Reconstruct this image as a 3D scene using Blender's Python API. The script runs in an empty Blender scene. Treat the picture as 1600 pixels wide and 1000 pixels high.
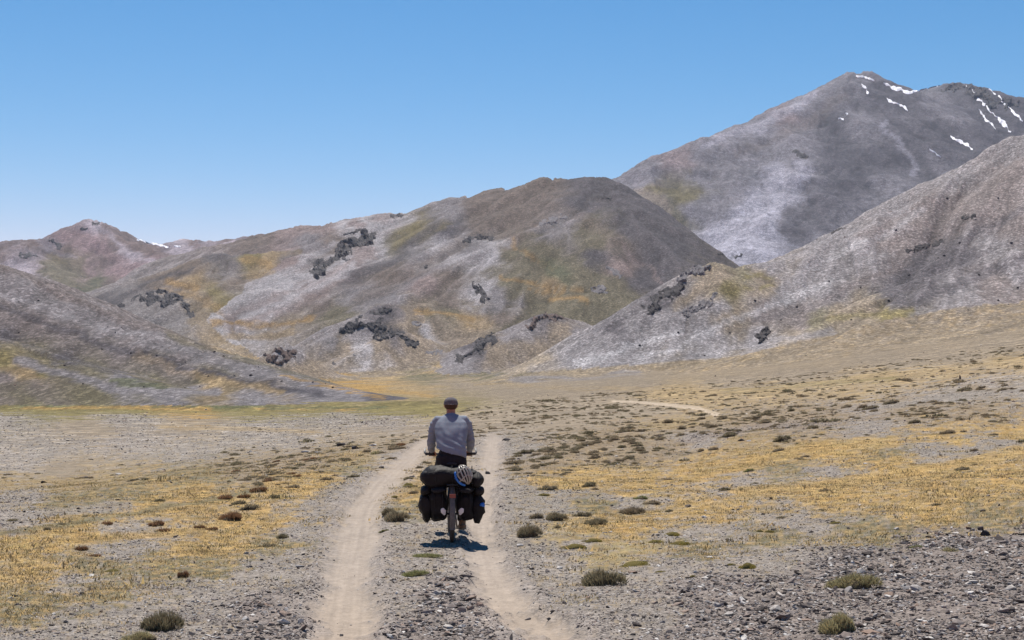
import bpy, bmesh, math, random, time
import numpy as np
from mathutils import Vector, Matrix, Euler
T0 = time.time()
rng = np.random.default_rng(7)
random.seed(7)
R = math.radians
SC = bpy.context.scene
COL = SC.collection

# ------------------------------------------------------------------ camera, sky, sun, exposure
HC = 1.9            # eye height above the track where the cyclist rides
FPX = 2222.2        # focal length in pixels of the 1600 px wide photograph
cam_d = bpy.data.cameras.new('camera')
cam = bpy.data.objects.new('camera', cam_d)
COL.objects.link(cam)
cam.location = (0, 0, HC)
cam.rotation_euler = (R(90), 0, 0)
cam_d.lens = 50.0
cam_d.sensor_width = 36.0
cam_d.shift_y = 0.0625
cam_d.clip_start = 0.2
cam_d.clip_end = 40000
SC.camera = cam

SUN_EL = R(65)
SUN_AZ = R(-9)      # measured from straight ahead (+Y), negative to the left
world = bpy.data.worlds.new('World')
SC.world = world
world.use_nodes = True
wn = world.node_tree.nodes; wl = world.node_tree.links
wn.clear()
wo = wn.new('ShaderNodeOutputWorld'); wb = wn.new('ShaderNodeBackground'); ws = wn.new('ShaderNodeTexSky')
ws.sky_type = 'NISHITA'
ws.sun_disc = False
ws.sun_elevation = SUN_EL
ws.sun_rotation = SUN_AZ
ws.altitude = 0
ws.air_density = 1.0
ws.dust_density = 0.0
ws.ozone_density = 6.0
wb.inputs['Strength'].default_value = 0.0805
# the deep, steeply graded blue of thin mountain air: one contrast curve per channel over the whole sky
ssep = wn.new('ShaderNodeSeparateColor'); scom = wn.new('ShaderNodeCombineColor')
wl.new(ws.outputs[0], ssep.inputs[0])
for q, (pw, kk) in enumerate(((2.7, 5.60), (1.5, 1.31), (1.3, 1.077))):
    a_ = wn.new('ShaderNodeMath'); a_.operation = 'MULTIPLY'; a_.inputs[1].default_value = 0.11
    b_ = wn.new('ShaderNodeMath'); b_.operation = 'POWER'; b_.inputs[1].default_value = pw
    c_ = wn.new('ShaderNodeMath'); c_.operation = 'MULTIPLY'; c_.inputs[1].default_value = kk/0.11
    wl.new(ssep.outputs[q], a_.inputs[0]); wl.new(a_.outputs[0], b_.inputs[0]); wl.new(b_.outputs[0], c_.inputs[0]); wl.new(c_.outputs[0], scom.inputs[q])
wl.new(scom.outputs[0], wb.inputs['Color']); wl.new(wb.outputs[0], wo.inputs['Surface'])
sun_d = bpy.data.lights.new('sun', 'SUN')
sun_d.energy = 4.8
sun_d.angle = R(0.53)
sun_d.color = (1.0, 0.925, 0.83)
sun = bpy.data.objects.new('sun', sun_d)
COL.objects.link(sun)
sun_dir = Vector((math.sin(SUN_AZ)*math.cos(SUN_EL), math.cos(SUN_AZ)*math.cos(SUN_EL), math.sin(SUN_EL)))
sun.rotation_euler = sun_dir.to_track_quat('Z', 'Y').to_euler()
sun.location = (0, 0, 300)
SC.view_settings.view_transform = 'Standard'
SC.view_settings.look = 'None'
SC.view_settings.exposure = 0.45
SC.view_settings.gamma = 1.0
SC.view_settings.use_curve_mapping = False
SC.render.engine = 'CYCLES'

# ------------------------------------------------------------------ helpers
def tag(o, label=None, cat=None, group=None, kind=None):
    if label: o['label'] = label
    if cat: o['category'] = cat
    if group: o['group'] = group
    if kind: o['kind'] = kind
    return o

def empty(name, loc=(0, 0, 0), rot=(0, 0, 0)):
    o = bpy.data.objects.new(name, None)
    o.location = loc; o.rotation_euler = rot
    o.empty_display_size = 0.2
    COL.objects.link(o)
    return o

def smooth01(x, a=0.0, b=1.0):
    t = np.clip((x - a) / (b - a), 0, 1)
    return t*t*(3 - 2*t)

G2 = np.array([(math.cos(a), math.sin(a)) for a in np.arange(16)*math.pi/8], dtype=np.float32)
def _hash(ix, iy, s):
    h = (ix.astype(np.uint32)*np.uint32(374761393) + iy.astype(np.uint32)*np.uint32(668265263) + np.uint32((s*2246822519) & 0xffffffff))
    h = (h ^ (h >> np.uint32(13)))*np.uint32(1274126177)
    return (h ^ (h >> np.uint32(16)))
def pnoise(x, y, s=0):
    x0 = np.floor(x); y0 = np.floor(y)
    fx = (x - x0).astype(np.float32); fy = (y - y0).astype(np.float32)
    ix = x0.astype(np.int64); iy = y0.astype(np.int64)
    u = fx*fx*fx*(fx*(fx*6 - 15) + 10); v = fy*fy*fy*(fy*(fy*6 - 15) + 10)
    def g(dx, dy):
        k = _hash(ix + dx, iy + dy, s) & np.uint32(15)
        gg = G2[k]
        return gg[..., 0]*(fx - dx) + gg[..., 1]*(fy - dy)
    a = g(0, 0); b = g(1, 0); c = g(0, 1); d = g(1, 1)
    a = a + (b - a)*u; c = c + (d - c)*u
    return (a + (c - a)*v)*1.5
def fbm(x, y, octv=4, s=0, gain=0.5, lac=2.03):
    r = 0; a = 1.0; tot = 0
    for i in range(octv):
        r = r + a*pnoise(x, y, s + i*17); tot += a
        x = x*lac + 3.7; y = y*lac - 1.3; a *= gain
    return r/tot*1.4

def smax(a, b, k):
    h = np.clip(0.5 + 0.5*(b - a)/k, 0, 1)
    return a + (b - a)*h + k*h*(1 - h)

def P(px, py, d):
    """the place at depth d (metres ahead) that stands at this spot of the photograph"""
    return ((px - 800)/FPX*d, d, HC - d*(py - 600)/FPX)

# ------------------------------------------------------------------ terrain: base surface
BASE = [
 (-800,1000,10.6),(-300,1000,10.6),(0,1000,10.6),(400,1000,10.6),(700,1000,10.6),(1000,1000,10.55),(1300,1000,10.4),(1600,1000,10.2),(2100,990,10),
 (0,1300,6),(800,1300,6),(1600,1300,6),
 (0,900,14.2),(400,850,17),(706,847,17.1),(1000,900,14),(1300,900,13.8),(1600,900,13.3),
 (0,793,21.5),(0,776,40),(0,712,80),(0,676,140),(0,652,225),(-600,800,22),(-600,712,80),(-600,660,220),
 (200,765,25.5),(200,752,42),(200,700,85),(200,652,225),
 (400,735,31.5),(400,722,50),(400,690,92),(400,651,225),
 (560,703,40),(560,694,60),(560,650,215),
 (650,692,45),(650,684,75),(650,650,190),
 (750,750,28),(750,690,45),(750,681,60),(750,655,110),(750,640,170),
 (850,745,28),(850,690,42),(850,665,65),(850,645,110),(850,630,180),
 (1000,750,27),(1000,700,37),(1000,668,55),(1000,645,85),(1000,628,140),
 (1150,700,34),(1150,655,56),(1150,630,95),(1150,616,160),
 (1300,750,25),(1300,683,34),(1300,640,52),(1300,614,95),(1300,597,170),
 (1450,650,41),(1450,605,75),(1450,580,150),
 (1600,800,18.5),(1600,700,28),(1600,640,40),(1600,600,58),(1600,575,85),(1600,560,160),
 (2100,790,18),(2100,640,36),(2100,560,58),(2100,520,150),
 (-700,645,420),(0,638,420),(500,632,420),(700,624,420),(850,611,420),(1000,598,420),(1300,566,420),(1600,515,420),(2100,440,420),
 (0,630,800),(500,612,800),(700,603,800),(850,595,800),(1000,582,800),(1300,560,800),(1800,500,800),
 (-500,600,1500),(300,580,1500),(700,575,1500),(1000,560,1500),(1600,530,1500),
 (-500,585,4000),(300,570,4000),(800,560,4000),(1600,540,4000),(2500,530,4000),
 (-500,590,14000),(800,585,14000),(2500,580,14000),
]
bp = np.array(BASE, float)
bu = (bp[:, 0] - 800)/500; bv = np.log(bp[:, 2])*1.1
def _k(r): return r*r*np.log(r + 1e-6)*0.25 + r*0.5
def _sig(): pass
n = len(bp)
rr = np.hypot(bu[:, None] - bu[None], bv[:, None] - bv[None])
A = np.zeros((n + 3, n + 3)); A[:n, :n] = rr - 0*np.eye(n)
A[:n, n] = 1; A[:n, n+1] = bu; A[:n, n+2] = bv; A[n:, :n] = A[:n, n:].T
# the surface is interpolated as the tangent of the angle under the eye, scaled so near and far behave alike
rhs = np.zeros(n + 3); rhs[:n] = (bp[:, 1] - 600)
# remove the pinhole term of a flat floor first
rhs[:n] -= HC*FPX/bp[:, 2]
coef = np.linalg.solve(A, rhs)
def base_py(px, d):
    u = ((px - 800)/500).astype(np.float32); v = (np.log(d)*1.1).astype(np.float32)
    r = np.full(u.shape, coef[n], np.float32) + np.float32(coef[n+1])*u + np.float32(coef[n+2])*v
    for i in range(n):
        r += np.float32(coef[i])*np.sqrt((u - np.float32(bu[i]))**2 + (v - np.float32(bv[i]))**2)
    return r + 600 + HC*FPX/d

# tracks: py -> centre, half width (pixels of the photograph, on the near ground)
RUTL = np.array([(1100,500,66),(981,537,52),(886,548,42),(833,559,35),(791,570,31),(753,598,31),(726,627,26),(710,645,20),(696,657,15),(680,680,12),(660,700,8)], float)[::-1]
RUTR = np.array([(1100,900,75),(992,863,62),(954,805,48),(924,784,40),(886,764,32),(848,752,27),(810,752,22),(780,756,21),(745,758,20),(715,765,17),(692,768,15),(680,770,12),(660,780,8)], float)[::-1]
def rut(px, py, tab):
    c = np.interp(py, tab[:, 0], tab[:, 1]); w = np.interp(py, tab[:, 0], tab[:, 2])
    return (px - c)/w

# ------------------------------------------------------------------ hills and mountains as ridge skeletons
# name, slope, rounding, blend, ridges [(px,py,depth)...]
MTN = {
 'left_hill': dict(dy=3, S=0.45, w=12, k=12, kb=5, ridges=[
    [(-900,240,1000),(-400,310,800),(0,415,640),(100,463,602),(200,503,562),(300,537,520),(400,568,475),(500,596,425),(590,620,365),(640,636,320)],
    [(-100,500,470),(100,560,410),(260,600,360),(400,628,322)],
    ]),
 'right_hillside': dict(dy=6, S=0.55, w=14, k=14, kb=10, ridges=[
    [(2700,-350,1500),(2100,-50,1300),(1600,207,1150),(1500,267,1110),(1400,320,1070),(1300,368,1035),(1200,416,1000)],
    [(1200,422,1000),(1112,418,960),(1060,446,935),(1000,520,905),(950,554,880),(880,588,840),(820,600,800)],
    [(1600,370,780),(1450,440,740),(1300,505,690),(1180,560,630)],
    ]),
 'central_mountain': dict(dy=17, S=0.43, w=60, k=60, kb=45, ridges=[
    [(400,360,2400),(480,346,2300),(552,330,2220),(585,334,2200),(632,338,2160),(720,315,2100),(800,298,2050),(880,280,2000),(925,276,1960),(968,286,1880),(1015,318,1790),(1045,360,1700),(1062,405,1620),(1075,450,1540)],
    [(632,338,2160),(570,372,1980),(530,402,1880),(495,430,1780),(450,480,1600)],
    [(800,298,2050),(770,370,1850),(757,440,1600),(735,500,1430),(700,545,1280)],
    [(925,276,1960),(945,350,1780),(960,420,1600),(940,480,1430)],
    ]),
 'spur': dict(dy=8, S=0.47, w=35, k=40, kb=35, ridges=[
    [(60,560,1950),(110,530,1950),(180,494,1930),(250,452,1900),(350,404,1860),(420,418,1850),(480,395,1900),(560,372,1990)],
    [(350,400,1860),(330,450,1700),(300,500,1550),(290,540,1400)],
    ]),
 'knoll': dict(S=0.55, w=8, k=8, kb=9, ridges=[
    [(890,500,1240),(862,492,1220),(820,520,1180),(770,547,1130),(715,582,1070)],
    [(650,500,1420),(600,487,1380),(560,505,1350),(520,540,1300)],
    [(655,552,1260),(615,532,1240),(580,550,1200)],
    [(470,562,1120),(445,548,1100),(425,570,1080)],
    ]),
 'left_mountain': dict(dy=14, S=0.47, w=40, k=70, kb=60, ridges=[
    [(-900,440,3600),(-300,420,3500),(0,386,3420),(60,364,3450),(110,355,3480),(150,347,3500),(180,358,3480),(215,373,3450),(262,381,3450),(300,374,3400),(345,367,3300),(400,362,3000),(480,352,2700)],
    [(150,347,3500),(190,385,3300),(240,420,3050),(300,450,2800)],
    [(0,386,3420),(70,420,3000),(120,455,2700),(170,480,2500)],
    [(262,381,3450),(300,395,3200),(345,400,2900)],
    ]),
 'right_mountain': dict(dy=14, S=0.52, w=45, k=70, kb=60, ridges=[
    [(900,330,2900),(962,281,2980),(1030,246,3120),(1100,211,3280),(1200,170,3600),(1260,143,3780),(1300,124,3920),(1340,114,4000),(1362,121,4060),(1400,138,4180),(1425,144,4260),(1450,131,4280),(1492,124,4300),(1520,133,4400),(1560,142,4450),(1600,149,4500),(1800,150,4600),(2300,250,4800)],
    [(1340,114,4000),(1310,180,3650),(1250,236,3250),(1240,300,2900),(1180,360,2600),(1120,410,2350)],
    [(1340,114,4000),(1370,200,3600),(1330,260,3200),(1280,330,2800)],
    [(1492,124,4300),(1500,190,3900),(1470,240,3500)],
    [(1600,149,4500),(1580,200,4100),(1560,260,3700)],
    ]),
}
ORDER = ['left_hill', 'right_hillside', 'knoll', 'spur', 'central_mountain', 'left_mountain', 'right_mountain']

def seg_field(X, Y, pts, S, w):
    out = np.full(X.shape, -1e5, np.float32)
    q = [P(*p) for p in pts]
    for (x0, y0, z0), (x1, y1, z1) in zip(q[:-1], q[1:]):
        dx, dy = x1 - x0, y1 - y0
        L2 = dx*dx + dy*dy
        t = np.clip(((X - x0)*dx + (Y - y0)*dy)/L2, 0, 1)
        d = np.hypot(X - x0 - t*dx, Y - y0 - t*dy)
        # slopes ease towards the foot
        z = z0 + (z1 - z0)*t - S*(np.sqrt(d*d + w*w) - w)
        out = np.maximum(out, z)
    return out

pxs = np.concatenate([np.linspace(-1500, -120, 50, endpoint=False), np.arange(-120, 1720, 2.0), np.linspace(1720, 3100, 50)])
ys = np.concatenate([np.geomspace(5.0, 60, 300, endpoint=False), np.geomspace(60, 300, 150, endpoint=False),
                     np.geomspace(300, 1400, 250, endpoint=False), np.geomspace(1400, 5000, 250, endpoint=False), np.geomspace(5000, 14000, 16)])
NI, NJ = len(ys), len(pxs)
tx = ((pxs - 800)/FPX)
Yg = np.repeat(ys[:, None], NJ, 1).astype(np.float32)
Xg = (ys[:, None]*tx[None]).astype(np.float32)
PXg = np.repeat(pxs[None], NI, 0).astype(np.float32)
BPY = base_py(PXg, Yg)
Zb = (HC - Yg*(BPY - 600)/FPX).astype(np.float32)
K1 = Xg/Yg; K2 = np.log(Yg)
Zt = Zb.copy()
LAB = np.zeros(Zt.shape, np.int8)
far = ys > 180
i0 = int(np.argmax(far))
Xf, Yf = Xg[i0:], Yg[i0:]
warpx = fbm(Xf/260, Yf/260, 3, 5)*16*smooth01(Yf, 500, 1500) + fbm(Xf/60, Yf/60, 3, 9)*4
warpy = fbm(Xf/260, Yf/260, 3, 7)*16*smooth01(Yf, 500, 1500) + fbm(Xf/60, Yf/60, 3, 12)*4
Zf = Zt[i0:].copy()
HILL = np.zeros_like(Zf)
for li, nm in enumerate(ORDER, 1):
    m = MTN[nm]
    f = None
    for r_ in m['ridges']:
        s = seg_field(Xf + warpx*0.6, Yf + warpy*0.6, [(a_, b_ + m.get('dy', 0), c_) for a_, b_, c_ in r_], m['S'], m['w'])
        f = s if f is None else smax(f, s, m['k'])
    kb_ = m['kb']
    if nm == 'right_hillside': kb_ = kb_ + 8 + 40*smooth01(PXg[i0:], 1080, 1450)
    if nm == 'central_mountain':
        # the right flank drops away steeply into the side valley
        (ax, ay, _), (bx, by, _) = P(925, 286, 1930), P(1035, 430, 1560)
        ln_ = math.hypot(bx - ax, by - ay); sd_ = ((Xf - ax)*(by - ay) - (Yf - ay)*(bx - ax))/ln_*-1
        sd_ = -sd_ if ((P(1200, 400, 1700)[0] - ax)*(by - ay) - (1700 - ay)*(bx - ax))*-1 < 0 else sd_
        sd_ = np.maximum(sd_, 0)
        f = f - 0.62*(np.sqrt(sd_**2 + 70**2) - 70)
    newz = smax(Zf, f, kb_)
    LAB[i0:][f > Zf] = li
    HILL = np.maximum(HILL, smooth01(newz - Zb[i0:], 1.0, 25.0))
    Zf = newz
Zt[i0:] = Zf
# relief noise on the slopes
amp = HILL*np.clip(Yf/2000, 0.15, 1.6)*np.where(LAB[i0:] == 1, .45, 1)
lam = 1.0
Zf = Zf + amp*(fbm(Xf/170, Yf/170, 6, 21, 0.52)*10.0)
rid = 1 - np.abs(fbm(Xf/95, Yf/95, 4, 31))*2.2
Zf = Zf + amp*rid*3.2
Zt[i0:] = Zf

def col_of(px): return np.interp(px, pxs, np.arange(NJ))
def row_of(y): return np.interp(y, ys, np.arange(NI))
def sample(arr, X, Y):
    X = np.asarray(X, float); Y = np.asarray(Y, float)
    fj = np.clip(col_of(800 + FPX*X/np.maximum(Y, 0.1)), 0, NJ - 1.001); fi = np.clip(row_of(Y), 0, NI - 1.001)
    j = fj.astype(int); i = fi.astype(int); a = fj - j; b = fi - i
    return (arr[i, j]*(1-a)*(1-b) + arr[i, j+1]*a*(1-b) + arr[i+1, j]*(1-a)*b + arr[i+1, j+1]*a*b)

# run-out streaks: average noise along the line of fall
def fall_lines(noise_arrs, steps, rel):
    gi = np.gradient(Zt, axis=0)/np.gradient(Yg, axis=0)          # along rows at constant px (not constant X)
    gj = np.gradient(Zt, axis=1)/np.gradient(Xg, axis=1)
    dZdX = gj
    dZdY = gi - gj*(Xg/Yg)
    s = int(i0)
    gx = dZdX[s:].copy(); gy = dZdY[s:].copy()
    # smooth the gradient
    def bl(a, k=3):
        for ax in (0, 1):
            for _ in range(k):
                a = (np.roll(a, 1, ax) + a*2 + np.roll(a, -1, ax))/4
        return a
    gx = bl(gx, 6); gy = bl(gy, 6)
    g = np.hypot(gx, gy) + 1e-4
    gx /= g; gy /= g
    out = [np.zeros_like(gx) for _ in noise_arrs]
    jmap = lambda x, y: np.clip(np.interp(800 + FPX*x/np.maximum(y, 1), pxs, np.arange(NJ)), 0, NJ - 1).astype(np.int32)
    logy = np.log(ys)
    imap = lambda y: np.clip(np.interp(np.log(np.maximum(y, 1)), logy, np.arange(NI)), s, NI - 1).astype(np.int32)
    cnt = 0
    for sg in (1, -1):
        x = Xg[s:].copy(); y = Yg[s:].copy()
        for q in range(steps):
            i = imap(y); j = jmap(x, y)
            for o, na in zip(out, noise_arrs): o += na[i - s, j]
            cnt += 1
            st = rel*y
            dx = gx[i - s, j]; dy = gy[i - s, j]
            x = x + sg*st*dx; y = y + sg*st*dy
    return [o/cnt for o in out]
nz_a = pnoise(K1[i0:]*260, K2[i0:]*260, 77)
nz_b = pnoise(K1[i0:]*110, K2[i0:]*110, 78)
nz_c = pnoise(K1[i0:]*38, K2[i0:]*38, 79)
st_a, st_b, st_c = fall_lines([nz_a, nz_b, nz_c], 9, 0.0046)
st_c = np.clip(st_c/(st_c.std() + 1e-6), -3, 3)*0.5
st_a = np.clip(st_a/ (st_a.std() + 1e-6), -3, 3)*0.5; st_b = np.clip(st_b/(st_b.std() + 1e-6), -3, 3)*0.5
Zt[i0:] += HILL*(st_c*0.0028 + st_b*0.0008 + st_a*0.00012)*Yf*np.clip(1.2 - Yf/6000, 0.4, 1)
ST_C = np.zeros_like(Zt); ST_C[i0:] = st_c
ST_A = np.zeros_like(Zt); ST_B = np.zeros_like(Zt); ST_A[i0:] = st_a; ST_B[i0:] = st_b
HILLg = np.zeros_like(Zt); HILLg[i0:] = HILL

# near relief: bumps, ruts
nearm = 1 - smooth01(Yg, 60, 160)
py0 = 600 - FPX*(Zt - HC)/Yg
rl = rut(PXg, py0, RUTL); rrt = rut(PXg, py0, RUTR)
nw = fbm(Xg*0.9, Yg*0.9, 3, 41)*0.35 + fbm(Xg*6, Yg*6, 3, 44)*0.35
tnear = (Yg < 62)
TL = (1 - smooth01(np.abs(rl) + nw*1.2, 0.45, 1.45))*tnear*smooth01(py0, 668, 690)
TR = (1 - smooth01(np.abs(rrt) + nw*1.7, 0.35, 1.5))*tnear*smooth01(py0, 668, 690)
TRK = np.maximum(TL, TR)
bump = fbm(Xg/2.4, Yg/2.4, 4, 51)*0.055 + fbm(Xg/9, Yg/9, 2, 55)*0.10 + fbm(Xg*2.5, Yg*2.5, 2, 57)*0.012
Zt += nearm*bump*(1 - TRK*0.85)*(1 - 0.85*smooth01(11.0 - Yg, 0, 4)*0)
Zt -= TRK*0.05
Zt += nearm*0.018*np.exp(-((np.minimum(np.abs(rl), np.abs(rrt)) - 1.25)/0.22)**2)*tnear*np.clip(1 + 2*pnoise(Xg*1.5, Yg*1.5, 66), 0, 2)
Zt += nearm*TRK*fbm(rl*3.0 + rrt*0.0, Yg*0.15, 2, 59)*0.006
Zt += (1 - nearm)*(1 - HILLg)*fbm(Xg/14, Yg/14, 4, 61)*0.12*(Yg < 400)
PYg = 600 - FPX*(Zt - HC)/Yg
print('terrain', NI, NJ, NI*NJ, round(time.time() - T0, 1))
def H(x, y): return float(sample(Zt, x, y))
# visibility: running minimum of py along depth
VIS = np.minimum.accumulate(PYg, axis=0)
VISB = PYg <= VIS + 0.6
def cast(px, py, lo=6.0, hi=13000, back=False):
    """first terrain point met by the sight line of a pixel"""
    j = int(round(float(col_of(px))))
    colm = PYg[:, j]
    idx = np.where((colm <= py) & (ys >= lo) & (ys <= hi))[0]
    if len(idx) == 0:
        k = int(np.argmin(np.where((ys >= lo) & (ys <= hi), colm, 1e9)))
        d = ys[k]
    else:
        k = idx[0]
        if k > 0 and colm[k-1] > colm[k]:
            a = (colm[k-1] - py)/(colm[k-1] - colm[k]); a = min(max(a, 0), 1)
            d = ys[k-1] + (ys[k] - ys[k-1])*a
        else: d = ys[k]
    x = (px - 800)/FPX*d
    return x, d, H(x, d)
# ------------------------------------------------------------------ what covers the ground where (albedo classes)
PAL = {  # linear base colours
 'scree': (.200, .190, .195), 'screed': (.085, .080, .088), 'screel': (.36, .352, .362), 'pink': (.235, .185, .172),
 'brown': (.150, .122, .100), 'tan': (.225, .185, .135), 'olive': (.145, .130, .080), 'green': (.10, .11, .058),
 'yellow': (.31, .20, .07), 'straw': (.385, .262, .105), 'ogreen': (.175, .148, .06), 'gravel': (.24, .213, .186),
 'gravell': (.228, .203, .175), 'graveld': (.205, .175, .155), 'tuft': (.225, .175, .115), 'moss': (.265, .215, .115),
 'ochre': (.28, .21, .115), 'pale': (.42, .41, .44), 'greyb': (.175, .152, .145), 'dust': (.318, .270, .225)}
CLS = list(PAL)
GRASSY = {'straw': 1, 'yellow': 1, 'olive': .7, 'ogreen': .6, 'green': .5, 'ochre': .8, 'tan': .4, 'tuft': .55, 'moss': .6}
STONY = {'pale': 1, 'greyb': .8, 'gravel': 1, 'gravell': .9, 'graveld': 1.0, 'tuft': .45, 'scree': 1, 'screed': 1, 'screel': 1, 'olive': .3, 'straw': .08}
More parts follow.
